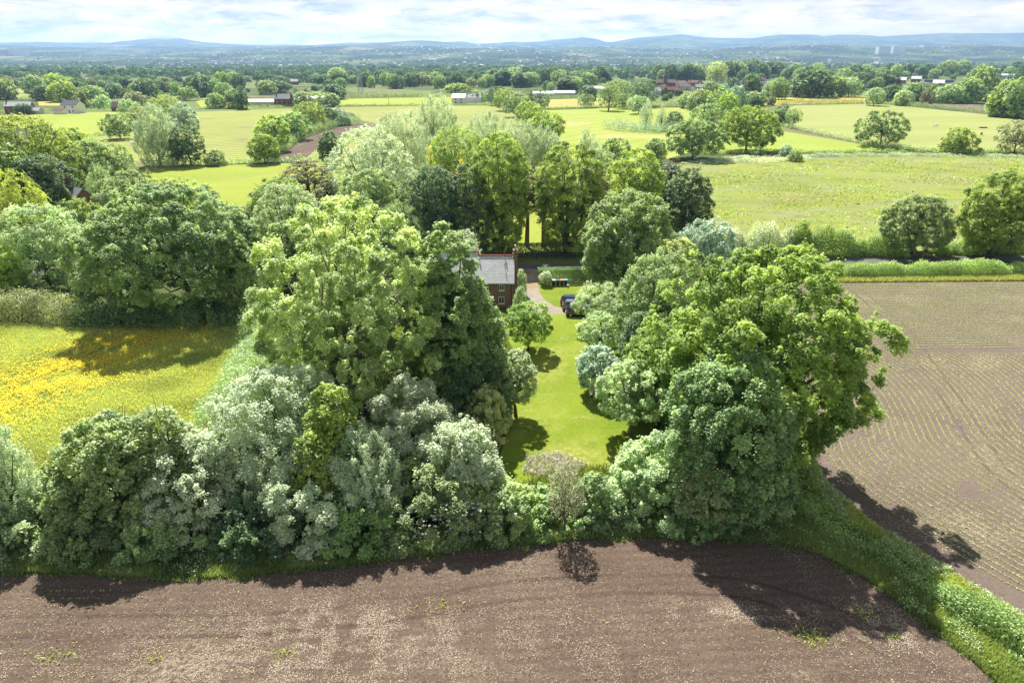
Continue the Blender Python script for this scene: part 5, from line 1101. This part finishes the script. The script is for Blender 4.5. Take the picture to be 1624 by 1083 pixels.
house(945, 149, 30, 5.5, 7.6, 14, METAL, WROOF, 'metal barn with pale curved roof beside the hay field', R(5), chim=(), name='barn', cat='barn')
# brick schoolhouse with spire
sx_, sy_ = G(1056, 139); sc = empty('church', (sx_, sy_, 0)); tag(sc, 'red brick building with a small pointed spire above the village roofs', 'church')
walls_gabled(-13, 13, 0, 10, 6, 10).build('wall', BRICK, sc); gable_roof(-13, 13, 0, 10, 6, 10.05).build('roof', TILEB, sc)
m = MB().box(-4, 1, -1, 4, 0, 14); m.build('tower', BRICK, sc)
m = MB().add([(-4.4, -1.4, 14), (1.4, -1.4, 14), (1.4, 4.4, 14), (-4.4, 4.4, 14), (-1.5, 1.5, 22.5)], [(0, 1, 4), (1, 2, 4), (2, 3, 4), (3, 0, 4), (3, 2, 1, 0)]); m.build('spire', SLATED, sc)
vg = [(1050, 148, 18, BRICK, TILEB), (1070, 150, 26, BRICK, TILE), (1085, 144, 20, CREAM, TILEB), (1043, 152, 10, REND, GREYR), (1098, 137, 16, BRICK, TILE), (1122, 139, 16, BRICKD, GREYR), (1170, 138, 18, CREAM, SLATED), (1186, 134, 16, BRICK, TILEB), (1205, 139, 18, BRICK, SLATED), (1212, 132, 12, BRICK, TILE), (1262, 129, 12, CREAM, TILEB),
      (1078, 138, 16, REND, TILEB), (1110, 145, 14, BRICK, GREYR), (742, 126, 9, REND, TILEB), (270, 134, 12, CREAM, TILEB), (288, 132, 12, BRICK, GREYR), (258, 131, 10, REND, TILEB), (466, 135, 14, BRICKD, SLATED), (492, 132, 12, REND, GREYR), (508, 134, 9, REND, SLATED), (952, 128, 12, BRICKD, TILEB), (104, 133, 8, REND, WROOF), (140, 132, 10, REND, WROOF)]
vl = ['brick house with brown roof below the spire', 'larger red brick house nearest the plantation', 'cream house beside the larger red brick house', 'white cottage tucked under the brown-roofed brick house', 'red-tiled house behind the plantation', 'grey-roofed brick house right of the spire row',
      'cream house with dark slate roof beyond the pale green tall tree', 'brick house with brown tiles among the village trees', 'brick house with slate roof near the wooded rise', 'small red-tiled house over the slate-roofed one', 'small cream house under the wooded rise', 'white house with brown roof behind the spire', 'brick house with grey roof at the village end',
      'white house with brown roof alone in the wooded belt', 'cream bungalow with brown roof in the far estate', 'brick house with grey roof in the far estate', 'white bungalow in the far estate', 'brick house with slate roof beyond the farmhouse', 'white grey-roofed house beyond the farmhouse', 'little white slate-roofed house beyond the farmhouse', 'brown house in the wood near the pylon', 'small white shed among the oaks over the white house', 'long white shed near the far pylon']
for (a, f_, ww, wm, rm), lb in zip(vg, vl):
    house(a, f_, ww, 4.6, 7.8, 8, wm, rm, lb.replace(' right of', ' beside'), R(tr.uniform(-35, 35)), chim=((tr.choice((.1, .9)),),), wins=W2(.3, .7))
for i, (a, f_, ww, rm, so_) in enumerate([(1427, 133, 16, WROOF, False), (1452, 131, 14, WROOF, False), (1472, 138, 20, SLATE, True), (1487, 139, 16, WROOF, False), (1503, 139, 18, SLATE, True), (1560, 132, 16, WROOF, False)]):
    house(a, f_, ww, 5.4, 9.4, 9, BRICK, rm, ['white-roofed house first of the bright roofs', 'white-roofed house second of the bright roofs', 'house with dark solar panels beside the red gable', 'white-roofed house between the two solar roofs', 'solar-roofed house at the end of the bright roofs', 'white-roofed building over the green trees'][i], R(-28), chim=(), solar=so_)
house(1598, 126, 36, 7, 9, 30, CREAM, WROOF, 'long white-roofed works building at the picture edge', R(3), chim=(), name='factory', cat='factory')
house(1585, 117, 28, 9, 12, 30, TILEB, WROOF, 'brown-fronted works building behind the long white one', R(3), chim=(), name='factory', cat='factory')
# great far buildings
def big_box(px, py, wpx, h, dp, mat, label, name='factory', towers=0, stripes=None, elev=None):
    d = elev; v = (py-CYY)/F; x = (px-CX)/F*d; Y = d; z = float(np.maximum(terrain(x, Y), 0)); Wd = wpx/F*d
    root = empty(name, (x, Y, z-1)); tag(root, label, 'factory')
    MB().box(-Wd/2, Wd/2, 0, dp, 0, h).build('wall', mat, root); MB().box(-Wd/2-.5, Wd/2+.5, -.5, dp+.5, h, h+.8).build('roof', WROOF, root)
    for k in range(towers):
        a = -Wd/2+Wd*(.08+.1*k); m = MB().box(a, a+Wd*.05, -10, -.2, 0, h+14); m.build('silo', REND, root)
    return root
big_box(50, 104, 30, 52, 90, GREYR, 'pale paper mill with a row of tall white silos', towers=0, elev=6200)
xx = (34-CX)/F*6180
for k in range(5):
    xk = (44+k*4.6-CX)/F*6180; z = float(np.maximum(terrain(xk, 6180), 0)); o = MB().tube([(0, 0, -2), (0, 0, 62), (0, 0, 66)], [8, 8, 5], 12).build('silo', REND, None, True, loc=(xk, 6180, z))
    tag(o, 'tall white silo in front of the pale paper mill', 'silo', 'white silos of the paper mill')
big_box(80, 104, 34, 58, 90, REND, 'big white windowless hall beside the paper mill silos', elev=6300)
big_box(20, 106, 36, 22, 80, CREAM, 'low cream works hall before the paper mill', elev=6000)
big_box(1356, 96, 18, 62, 60, REND, 'tall white warehouse block, one of the pair on the plain', elev=6400)
big_box(1377, 96, 18, 62, 60, WFR, 'tall white warehouse block beside its twin', elev=6405)
big_box(1437, 93, 52, 22, 70, REND, 'long low white shed on the far plain beyond the twin blocks', elev=7600)
big_box(1310, 100, 60, 20, 60, CREAM, 'long pale shed below the twin white blocks', elev=5000)
big_box(1370, 103, 40, 16, 60, WROOF, 'pale shed in front of the twin white blocks', elev=4600)
big_box(1598, 99, 60, 18, 60, WROOF, 'white roofed shed row at the far picture edge', elev=5400)
big_box(400, 106, 60, 14, 60, WROOF, 'long white roofs on the far plain beyond the farmhouse', elev=4600)
# the far town: hundreds of specks of houses that read as one mass
r8 = np.random.default_rng(88); bx_ = MB(); n_t = 0
cl = [(700, 84, 60, 10), (640, 90, 70, 8), (860, 90, 120, 7), (1100, 88, 130, 8), (1230, 90, 90, 9), (1450, 88, 120, 7), (150, 92, 110, 6), (330, 98, 100, 5), (960, 84, 120, 7), (1550, 94, 90, 6), (480, 88, 160, 8), (560, 102, 160, 4), (880, 101, 150, 3), (1180, 99, 160, 4)]
for k in range(1500):
    a, b_, sx, sy = cl[r8.integers(len(cl))]; px = r8.normal(a, sx); d = float(np.clip(r8.normal({True: 5200, False: 8200}[b_ > 96], 1100), 3900, 13500)); x = (px-CX)/F*d*.93
    z = float(terrain(x, d)); z = max(z, 0); w_, h_, q = r8.uniform(6, 16), r8.uniform(4, 8), r8.uniform(8, 14)
    if r8.random() < .05: w_ *= 4
    bx_.add([(x-w_/2, d, z-2), (x+w_/2, d, z-2), (x+w_/2, d+q, z-2), (x-w_/2, d+q, z-2), (x-w_/2, d, z+h_), (x+w_/2, d, z+h_), (x+w_/2, d+q, z+h_), (x-w_/2, d+q, z+h_), (x-w_/2, d+q/2, z+h_*1.5), (x+w_/2, d+q/2, z+h_*1.5)],
            [(0, 1, 5, 4), (1, 2, 6, 9, 5), (2, 3, 7, 6), (3, 0, 4, 8, 7), (4, 5, 9, 8), (7, 8, 9, 6)])
TOWN = plain('town_walls', (.5, .47, .43), .8, var=.5, scale=.004)
o = link('distant_town', bx_.mesh('distant_town', TOWN)); tag(o, 'pale specks of far houses on the plain and slopes', None, None, 'stuff')

# ------------------------------------------------------------------ pylons, poles, cables
def pylon(px, foot, top, label):
    x, Y = G(px, foot); H = top_h(Y, top); m = MB(); w0 = H*.11; root = empty('pylon', (x, Y, 0)); tag(root, label, 'pylon'); t = H*.005+.05
    lv = [0, .2, .38, .54, .68, .8, .9, 1]; wf = lambda f: w0*(1-f)**.8+.35
    for a, b_ in ((1, 1), (1, -1), (-1, 1), (-1, -1)): m.tube([(a*wf(f), b_*wf(f), f*H) for f in lv], t, 4)
    for i in range(len(lv)-1):
        f, g = lv[i], lv[i+1]
        for (a, b_), (c, d) in (((1, -1), (-1, -1)), ((1, 1), (-1, 1)), ((1, 1), (1, -1)), ((-1, 1), (-1, -1))):
            m.tube([(a*wf(f), b_*wf(f), f*H), (c*wf(g), d*wf(g), g*H)], t*.6, 3, False); m.tube([(c*wf(f), d*wf(f), f*H), (a*wf(g), b_*wf(g), g*H)], t*.6, 3, False)
    m.build('tower', METAL, root)
    for f, a in ((.66, .14), (.79, .18), (.91, .13)):
        q = MB(); q.tube([(-a*H, 0, f*H), (0, 0, f*H+.04*H), (a*H, 0, f*H)], t*.9, 4); q.tube([(-a*H, 0, f*H), (a*H, 0, f*H)], t*.9, 4)
        for s_ in (-1, 1): q.tube([(s_*a*H, 0, f*H), (s_*a*H, 0, f*H-.035*H)], t*1.3, 4)
        q.build('cross_arm', METAL, root)
pylon(572, 145, 112, 'lattice pylon behind the bright strip field'); pylon(1001, 139, 96, 'tall lattice pylon over the wooded belt near the metal barn'); pylon(147, 141, 112, 'lattice pylon in the hazy trees above the white house')
def pole(px, foot, top, label, lean=(0, 0), arm=True, r0=.14, mat=None):
    x, Y = G(px, foot); H = top_h(Y, top); root = empty('telegraph_pole', (x, Y, 0)); tag(root, label, 'pole')
    MB().tube([(0, 0, 0), (lean[0], lean[1], H)], [r0, r0*.7], 8).build('post', mat or WOODP, root)
    if arm: MB().box(lean[0]-.7, lean[0]+.7, lean[1]-.05, lean[1]+.05, H-.55, H-.43).build('cross_bar', WOODP, root)
    return root, Vector((x+lean[0], Y+lean[1], H-.4))
PALEW = plain('weathered_wood', (.45, .4, .33), .85, var=.15)
pole(748, 402, 341, 'pale telegraph pole before the black-green yew', arm=False, mat=PALEW, r0=.17)
pole(1572, 403, 331, 'pale pole leaning in front of the wide olive oak', lean=(.75, 0), arm=False, mat=PALEW, r0=.16)
pole(303/6.015*1+860, 147, 133, 'small pole behind the hay field hedge', arm=False)
pole(231/3.007+540, 166, 152, 'thin pole on the bright strip field', arm=False, r0=.2)
a_ = G(1150, 470); st = MB().tube([(a_[0], a_[1], 0), (a_[0]-4.4, a_[1]+.9, 10.3)], [.035, .035], 6); o = st.build('stay_wire', plain('wire', (.62, .62, .6), .5, metal=.3)); tag(o, 'slanting pale stay wire above the crown of the huge oak', 'wire')
deadx, deady = G(1588, 300); o = MB().tube([(0, 0, 0), (.1, 0, 4), (-.1, 0, 7.0)], [.14, .1, .05], 7).build('dead_tree', BARKG, None, True, loc=(deadx, deady, 0))
root = empty('birch_sapling', G(1590, 330).tolist()+[0]); tag(root, 'bare-stemmed sapling with a leafy tuft over the wide olive oak', 'tree')
bpy.data.objects.remove(o)
hh_ = top_h(G(1590, 330)[1], 266)
MB().tube([(0, 0, 0), (.2, 0, hh_*.6), (0, 0, hh_)], [.16, .1, .04], 7).build('trunk', BARKG, root, True)
rr9 = np.random.default_rng(9); V, Fq, v = leaf_geo(np.array([0, 0, hh_-.3])+rr9.normal(0, .45, (240, 3))*np.array([1.2, 1, .6]), rdir(240, rr9), np.full(240, .32), rr9.random(240), rr9)
link('crown', np_mesh('crown', V, Fq, v, [LM['oak']]), root)

# fence across the road
fp = [G(p_, q_-8.3) for p_, _, q_ in [(680, 0, 421.5), (830, 0, 419.3), (1010, 0, 417)]]
fr = empty('rail_fence', (fp[0][0], fp[0][1], 0)); tag(fr, 'dark post and rail fence in front of the dark clipped hedge', 'fence')
FW = plain('fence_wood', (.035, .03, .027), .85, var=.3); tv_ = fp[2]-fp[0]; tl_ = np.linalg.norm(tv_); tu = tv_/tl_
for k in range(int(tl_/1.9)):
    q = tu*k*1.9; MB().box(q[0]-.07, q[0]+.07, q[1]-.07, q[1]+.07, 0, 1.3).build('post', FW, fr)
for z in (.45, .8, 1.15):
    e = tu*tl_; m = MB(); m.add([(0, -.12, z), (e[0], e[1]-.12, z), (e[0], e[1]-.08, z), (0, -.08, z), (0, -.12, z+.1), (e[0], e[1]-.12, z+.1), (e[0], e[1]-.08, z+.1), (0, -.08, z+.1)], [(0, 3, 2, 1), (4, 5, 6, 7), (0, 1, 5, 4), (1, 2, 6, 5), (2, 3, 7, 6), (3, 0, 4, 7)]); m.build('rail', FW, fr)

# ------------------------------------------------------------------ cars
def paint(name, c): return plain(name, c, .3, metal=.3, spec=.6, coat=.8)
TYRE = plain('tyre_rubber', (.012, .012, .013), .85); RIM = plain('wheel_rim', (.5, .5, .52), .3, metal=.8); CGL = plain('car_glass', (.012, .015, .018), .06, spec=.9)
RED_L = plain('tail_lamp_red', (.5, .012, .01), .2, coat=.6); PLATE = plain('yellow_plate', (.75, .6, .06), .5); TRIMB = plain('black_trim', (.015, .015, .016), .6)
def car(px, foot, yaw, pm, label, L_=4.3, Wd=1.8, Ht=1.52, name='parked_car', cat='car'):
    x, Y = G(px, foot); root = empty(name, (x, Y, .012), yaw); tag(root, label, cat)
    # rear of the car at x=0, nose along +x; body is a loft of cross sections
    st = [(0.0, .42, .92, .8), (.06, .3, 1.0, .88), (.35, .24, 1.04, .97), (.9, .22, 1.03, 1), (2.2, .22, .98, 1), (3.1, .22, .95, 1), (3.8, .24, .86, .96), (4.15, .3, .74, .86), (4.3, .42, .62, .74)]
    sc_ = L_/4.3; V = []; ring = 12
    for (xs, zb, zt, wf) in st:
        h = Wd/2*wf
        prof = [(-h*.9, zb), (-h, zb+.14), (-h, zb+(zt-zb)*.55), (-h*.97, zt-.1), (-h*.88, zt), (-h*.4, zt+.015), (h*.4, zt+.015), (h*.88, zt), (h*.97, zt-.1), (h, zb+(zt-zb)*.55), (h, zb+.14), (h*.9, zb)]
        V += [(xs*sc_, a, b_) for a, b_ in prof]
    Fc = [(i*ring+k, i*ring+(k+1) % ring, (i+1)*ring+(k+1) % ring, (i+1)*ring+k) for i in range(len(st)-1) for k in range(ring)]
    Fc += [tuple(range(ring))[::-1], tuple((len(st)-1)*ring+k for k in range(ring))]
    b = MB().add(V, Fc).build('body', pm, root, True); sm = b.modifiers.new('s', 'SUBSURF'); sm.levels = 1; sm.render_levels = 1
    # cabin: pillars and roof in paint, glass proud of it
    cb = [(.12, 1.0, .8), (.62, Ht-.03, .66), (1.5, Ht, .68), (2.3, Ht-.04, .66), (3.2, .96, .78)]
    V = []; 
    for xs, zt, wf in cb: V += [(xs*sc_, -Wd/2*wf, zt), (xs*sc_, Wd/2*wf, zt)]
    for xs in (.12, .62, 1.5, 2.3, 3.2): V += [(xs*sc_, -Wd/2*.86, .94), (xs*sc_, Wd/2*.86, .94)]
    Fc = [(2*i, 2*i+2, 2*i+3, 2*i+1) for i in range(4)]+[(2*i, 10+2*i, 12+2*i, 2+2*i) for i in range(4)]+[(2*i+1, 3+2*i, 13+2*i, 11+2*i) for i in range(4)]
    rf_ = MB().add(V, Fc).build('roof', pm, root)
    def quad(nm, A, B_, C_, D_, mat, off):
        a, b2, c, d = [Vector(q) for q in (A, B_, C_, D_)]; nrm_ = (b2-a).cross(d-a).normalized()*off
        MB().add([a+nrm_, b2+nrm_, c+nrm_, d+nrm_, a, b2, c, d], [(0, 1, 2, 3), (0, 4, 5, 1), (1, 5, 6, 2), (2, 6, 7, 3), (3, 7, 4, 0)]).build(nm, mat, root)
    quad('rear_window', (.17*sc_, Wd*.36, 1.05), (.17*sc_, -Wd*.36, 1.05), (.57*sc_, -Wd*.3, Ht-.1), (.57*sc_, Wd*.3, Ht-.1), CGL, .012)
    quad('windscreen', (3.1*sc_, -Wd*.37, 1.0), (3.1*sc_, Wd*.37, 1.0), (2.36*sc_, Wd*.3, Ht-.09), (2.36*sc_, -Wd*.3, Ht-.09), CGL, .012)
    for s_ in (-1, 1):
        for (a0, a1, t0, t1) in ((.45, 1.35, .75, 1.4), (1.45, 2.75, 1.5, 2.2)):
            q = [(a0*sc_, s_*Wd*.425, 1.0), (a1*sc_, s_*Wd*.422, 1.0), (t1*sc_, s_*Wd*.352, Ht-.12), (t0*sc_, s_*Wd*.352, Ht-.12)]
            if s_ > 0: q = q[::-1]
            quad('side_window', *q, CGL, .02)
        MB().box(.0, .34, s_*Wd*.435-.1, s_*Wd*.435+.1, .7, .98).build('tail_light', RED_L, root, bevel=.03)
        MB().box(2.75*sc_, 2.95*sc_, s_*(Wd/2+.08)-.09, s_*(Wd/2+.08)+.09, .95, 1.1).build('mirror', pm, root, bevel=.04)
        MB().box(4.08*sc_, 4.2*sc_, s_*Wd*.33-.16, s_*Wd*.33+.16, .58, .72).build('headlight', RIM, root, bevel=.03)
        for xw in (.75, 3.4):
            y_ = s_*(Wd/2-.1); wmb = MB().tube([(xw*sc_, y_-.11, .32), (xw*sc_, y_-.09, .32), (xw*sc_, y_+.09, .32), (xw*sc_, y_+.11, .32)], [.27, .32, .32, .27], 20)
            wo = wmb.build('wheel', TYRE, root); MB().tube([(xw*sc_, y_+s_*.085, .32), (xw*sc_, y_+s_*.125, .32)], [.2, .17], 14).build('rim', RIM, wo)
    MB().box(-.02, .03, -.26, .26, .58, .69).build('number_plate', PLATE, root); MB().box(-.03, .1, -Wd*.42, Wd*.42, .3, .46).build('bumper', TRIMB, root, bevel=.03)
    return root
car(888.5, 482.5, R(-8), paint('navy_paint', (.05, .065, .12)), 'dark blue car parked on the gravel, farthest from the lawn', 4.3)
car(891.5, 490.5, R(-6), paint('steel_blue_paint', (.14, .18, .26)), 'steel blue car parked in the middle of the row on the gravel', 4.3)
car(897, 500, R(-3), paint('black_paint', (.035, .04, .05)), 'black hatchback with bright red tail lamp parked beside the lawn', 4.2)
car(909, 480.5, R(-20), paint('grey_paint', (.08, .1, .1)), 'grey car half hidden beyond the dark blue car', 4.2)
car(414, 468, R(-40), paint('red_paint', (.6, .015, .02)), 'bright red car glimpsed between the dark trees by the great ash', 4.2)

# wheelie bins
def bin_(px, foot, lid, label):
    x, Y = G(px, foot); root = empty('wheelie_bin', (x, Y, .012)); tag(root, label, 'bin', 'wheelie bins against the box hedge')
    BK = bpy.data.materials.get('bin_plastic') or plain('bin_plastic', (.02, .022, .025), .5)
    MB().add([(-.22, -.25, .08), (.22, -.25, .08), (.22, .25, .08), (-.22, .25, .08), (-.29, -.34, 1.0), (.29, -.34, 1.0), (.29, .34, 1.0), (-.29, .34, 1.0)], [(0, 3, 2, 1), (4, 5, 6, 7), (0, 1, 5, 4), (1, 2, 6, 5), (2, 3, 7, 6), (3, 0, 4, 7)]).build('body', BK, root, bevel=.02)
    MB().add([(-.32, -.38, 1.005), (.32, -.38, 1.005), (.32, .38, 1.005), (-.32, .38, 1.005), (-.3, -.36, 1.05), (.3, -.36, 1.05), (.29, .34, 1.12), (-.29, .34, 1.12)], [(0, 3, 2, 1), (4, 5, 6, 7), (0, 1, 5, 4), (1, 2, 6, 5), (2, 3, 7, 6), (3, 0, 4, 7)]).build('lid', lid, root, bevel=.015)
    for s_ in (-1, 1): MB().tube([(s_*.2-.03, .3, .12), (s_*.2+.03, .3, .12)], .12, 12).build('wheel', TYRE, root)
    return root
bin_(878, 453.2, plain('pale_green_lid', (.35, .5, .42), .5), 'wheelie bin with pale green lid beside the white-flowered shrub')
bin_(884.5, 453.0, plain('dark_lid', (.07, .07, .08), .5), 'all-black wheelie bin between the pale green and the orange lid')
bin_(891, 452.9, plain('orange_lid', (.75, .16, .06), .5), 'wheelie bin with orange-red lid against the box hedge')
bin_(897, 452.8, plain('blue_lid', (.06, .3, .65), .5), 'wheelie bin with bright blue lid, last in the line')
x, Y = G(900.5, 455.5); cdy = empty('recycling_caddy', (x, Y, .012)); tag(cdy, 'small grey recycling caddy standing before the blue-lidded bin', 'caddy')
GC = plain('caddy_grey', (.45, .47, .48), .5); MB().box(-.18, .18, -.15, .15, 0, .38).build('body', GC, cdy, bevel=.03); MB().box(-.2, .2, -.17, .17, .384, .43).build('lid', GC, cdy, bevel=.02)

# ------------------------------------------------------------------ person and cattle (skinned bodies)
def skin_mesh(name, pts, edges, radii, mat, parent=None, root=0, lev=2):
    me = bpy.data.meshes.new(name); me.from_pydata(pts, edges, []); o = link(name, me, parent)
    me.materials.append(mat); sk = o.modifiers.new('skin', 'SKIN'); sk.use_smooth_shade = True
    if not me.skin_vertices: me.skin_vertices.new()
    for i, r_ in enumerate(radii):
        me.skin_vertices[0].data[i].radius = (r_, r_) if not hasattr(r_, '__len__') else r_
        me.skin_vertices[0].data[i].use_root = (i == root)
    ss = o.modifiers.new('sub', 'SUBSURF'); ss.levels = lev; ss.render_levels = lev; return o
SKIN = plain('skin', (.55, .33, .24), .6); HAIR = plain('dark_hair', (.04, .025, .018), .7); SHIRT = plain('white_shirt', (.72, .74, .78), .8); SHORTS = plain('dark_shorts', (.02, .022, .03), .8); SHOE = plain('white_shoe', (.7, .68, .65), .7)
px_, py_ = G(937, 638); pr = empty('person', (px_, py_, .012), R(12)); tag(pr, 'person in white top and dark shorts walking under the apple tree on the lawn', 'person')
P0 = [(0, 0, .95), (0, 0, 1.12), (0, 0, 1.32), (0, 0, 1.45), (0, .0, 1.54), (0, -.01, 1.63), (0, -.01, 1.72),
      (-.11, 0, .9), (-.12, -.06, .5), (-.12, .04, .1), (-.12, -.1, .04), (.11, 0, .9), (.12, .08, .5), (.12, .16, .12), (.12, .03, .04),
      (-.2, 0, 1.4), (-.25, .03, 1.15), (-.22, -.12, .95), (.2, 0, 1.4), (.26, -.02, 1.14), (.24, -.16, .97)]
E0 = [(0, 1), (1, 2), (2, 3), (3, 4), (4, 5), (5, 6), (0, 7), (7, 8), (8, 9), (9, 10), (0, 11), (11, 12), (12, 13), (13, 14), (2, 15), (15, 16), (16, 17), (2, 18), (18, 19), (19, 20)]
R0 = [(.15, .11), (.125, .09), (.16, .11), (.07, .06), .055, (.085, .1), (.075, .09), .085, .055, .038, .035, .085, .055, .038, .035, .055, .042, .032, .055, .042, .032]
# hands: palm, five fingers each
for s_, wi in ((-1, 17), (1, 20)):
    wv = P0[wi]; pm_i = len(P0); P0.append((wv[0], wv[1]-.06, wv[2]-.05)); E0.append((wi, pm_i)); R0.append((.03, .018))
    for k, (dx, ln_) in enumerate(((-.03, .07), (-.01, .085), (.01, .08), (.03, .065), (.045*s_*-1, .05))):
        i = len(P0); P0.append((wv[0]+dx, wv[1]-.08, wv[2]-.07-ln_*.5)); P0.append((wv[0]+dx*1.1, wv[1]-.07, wv[2]-.07-ln_)); E0.append((pm_i, i)); E0.append((i, i+1)); R0 += [.009, .008]
skin_mesh('body', P0, E0, R0, SKIN, pr)
skin_mesh('shirt', [(0, 0, .93), (0, 0, 1.12), (0, 0, 1.32), (0, 0, 1.43), (-.2, 0, 1.4), (-.24, .02, 1.22), (.2, 0, 1.4), (.25, -.01, 1.22)], [(0, 1), (1, 2), (2, 3), (2, 4), (4, 5), (2, 6), (6, 7)], [(.17, .125), (.15, .11), (.18, .125), (.085, .075), .07, .062, .07, .062], SHIRT, pr)
skin_mesh('shorts', [(0, 0, .97), (0, 0, .9), (-.115, -.01, .82), (-.125, -.04, .58), (.115, .01, .82), (.125, .06, .58)], [(0, 1), (1, 2), (2, 3), (1, 4), (4, 5)], [(.165, .12), (.17, .12), .11, .09, .11, .09], SHORTS, pr)
skin_mesh('hair', [(0, .02, 1.66), (0, .015, 1.72), (0, .05, 1.6)], [(0, 1), (0, 2)], [(.095, .1), (.075, .085), (.07, .05)], HAIR, pr)
for s_, q in ((-1, P0[9]), (1, P0[13])): MB().box(q[0]-.045, q[0]+.045, q[1]-.16, q[1]+.07, .0, .09).build('shoe', SHOE, pr, bevel=.03)
MB().box(-.035, .035, -.125, -.1, 1.655, 1.67).build('glasses', BLACKM, pr)
def cow(px, foot, yaw, patches, label, graze=True):
    x, Y = G(px, foot); root = empty('cow', (x, Y, .01), yaw); tag(root, label, 'cow', 'cattle grazing in the far pasture')
    P = [(0, 0, 1.12), (.5, 0, 1.1), (.95, 0, 1.15), (-.55, 0, 1.14), (-.85, 0, 1.2), (1.2, 0, 1.1 if graze else 1.4), (1.5, 0, .6 if graze else 1.6), (1.62, 0, .3 if graze else 1.62), (1.75, 0, .12 if graze else 1.5),
         (.8, .22, .8), (.82, .22, .45), (.8, .22, .05), (.8, -.22, .8), (.85, -.22, .45), (.88, -.22, .05), (-.72, .22, .85), (-.62, .23, .6), (-.85, .23, .42), (-.8, .23, .05), (-.72, -.22, .85), (-.6, -.23, .6), (-.82, -.23, .42), (-.78, -.23, .05),
         (-1.0, 0, 1.15), (-1.06, 0, .7), (-1.05, 0, .45), (1.5, .2, .68 if graze else 1.68), (1.5, -.2, .68 if graze else 1.68)]
    E = [(0, 1), (1, 2), (0, 3), (3, 4), (2, 5), (5, 6), (6, 7), (7, 8), (2, 9), (9, 10), (10, 11), (2, 12), (12, 13), (13, 14), (3, 15), (15, 16), (16, 17), (17, 18), (3, 19), (19, 20), (20, 21), (21, 22), (4, 23), (23, 24), (24, 25), (6, 26), (6, 27)]
    Rr = [.4, .42, .36, .36, .22, .22, .17, .13, .09, .15, .08, .06, .15, .08, .06, .18, .1, .08, .06, .18, .1, .08, .06, .04, .03, .05, .04, .04]
    m, n, l, b = mat_base('cow_hide'); b.inputs['Roughness'].default_value = .8; t = n.new('ShaderNodeTexCoord'); z = n.new('ShaderNodeTexNoise'); z.inputs['Scale'].default_value = 1.3; z.inputs['Detail'].default_value = 1; l.new(t.outputs['Object'], z.inputs['Vector'])
    r = n.new('ShaderNodeValToRGB'); r.color_ramp.interpolation = 'CONSTANT'; r.color_ramp.elements[0].color = (.02, .018, .016, 1); r.color_ramp.elements[1].color = (.75, .72, .66, 1); r.color_ramp.elements[1].position = patches
    l.new(z.outputs['Fac'], r.inputs[0]); l.new(r.outputs[0], b.inputs['Base Color'])
    skin_mesh('body', P, E, Rr, m, root, lev=1)
cow(1484, 201.5, R(160), .2, 'white cow grazing highest up the far pasture'); cow(1507, 208, R(80), .9, 'black cow seen end-on below the white cow'); cow(1556, 215, R(70), .85, 'black cow nearest the brownish green thorn tree')
cow(1586, 211.5, R(170), .5, 'black and white cow close to the brownish green thorn tree'); 
x, Y = G(1559, 203.5); o = MB().add([(-2.2, -.5, 0), (2.2, -.5, 0), (2.2, .5, 0), (-2.2, .5, 0), (-2, -.4, .6), (2, -.4, .6), (2, .4, .6), (-2, .4, .6)], [(0, 1, 5, 4), (1, 2, 6, 5), (2, 3, 7, 6), (3, 0, 4, 7), (4, 5, 6, 7), (3, 2, 1, 0)]).build('dark_slab', plain('slab_dark_grey', (.06, .06, .055), .7), bevel=.06, loc=(x, Y, .008)); tag(o, 'long dark trough lying in the far pasture between the cattle', 'slab')  # low dark tapered box for a long flat shape of undetermined kind

# ------------------------------------------------------------------ smoke and haze
sx0, sd = (768-CX)/F*8600, 8600.; sz = float(terrain(sx0, sd)); sm_m = bpy.data.materials.new('smoke'); sm_m.use_nodes = True; nn_ = sm_m.node_tree; nn_.nodes.remove(nn_.nodes['Principled BSDF'])
pv = nn_.nodes.new('ShaderNodeVolumePrincipled'); pv.inputs['Density'].default_value = .012; pv.inputs['Color'].default_value = (.95, .95, .97, 1); nn_.links.new(pv.outputs[0], nn_.nodes['Material Output'].inputs['Volume'])
o = MB().tube([(sx0, sd, sz), (sx0-12, sd, sz+30), (sx0-45, sd, sz+70), (sx0-80, sd, sz+95), (sx0-150, sd, sz+130)], [6, 16, 26, 30, 12], 10).build('smoke', sm_m, None, True); tag(o, 'white smoke plume drifting up from the far town', None, None, 'stuff')
hz = bpy.data.materials.new('haze'); hz.use_nodes = True; nn_ = hz.node_tree; nn_.nodes.remove(nn_.nodes['Principled BSDF'])
pv = nn_.nodes.new('ShaderNodeVolumePrincipled'); pv.inputs['Density'].default_value = 7.4e-5; pv.inputs['Color'].default_value = (.4, .64, 1, 1); pv.inputs['Anisotropy'].default_value = .3
nn_.links.new(pv.outputs[0], nn_.nodes['Material Output'].inputs['Volume'])
o = MB().box(-22500, 22500, -22500, 22500, -4, 700).build('haze', hz); tag(o, kind='stuff')
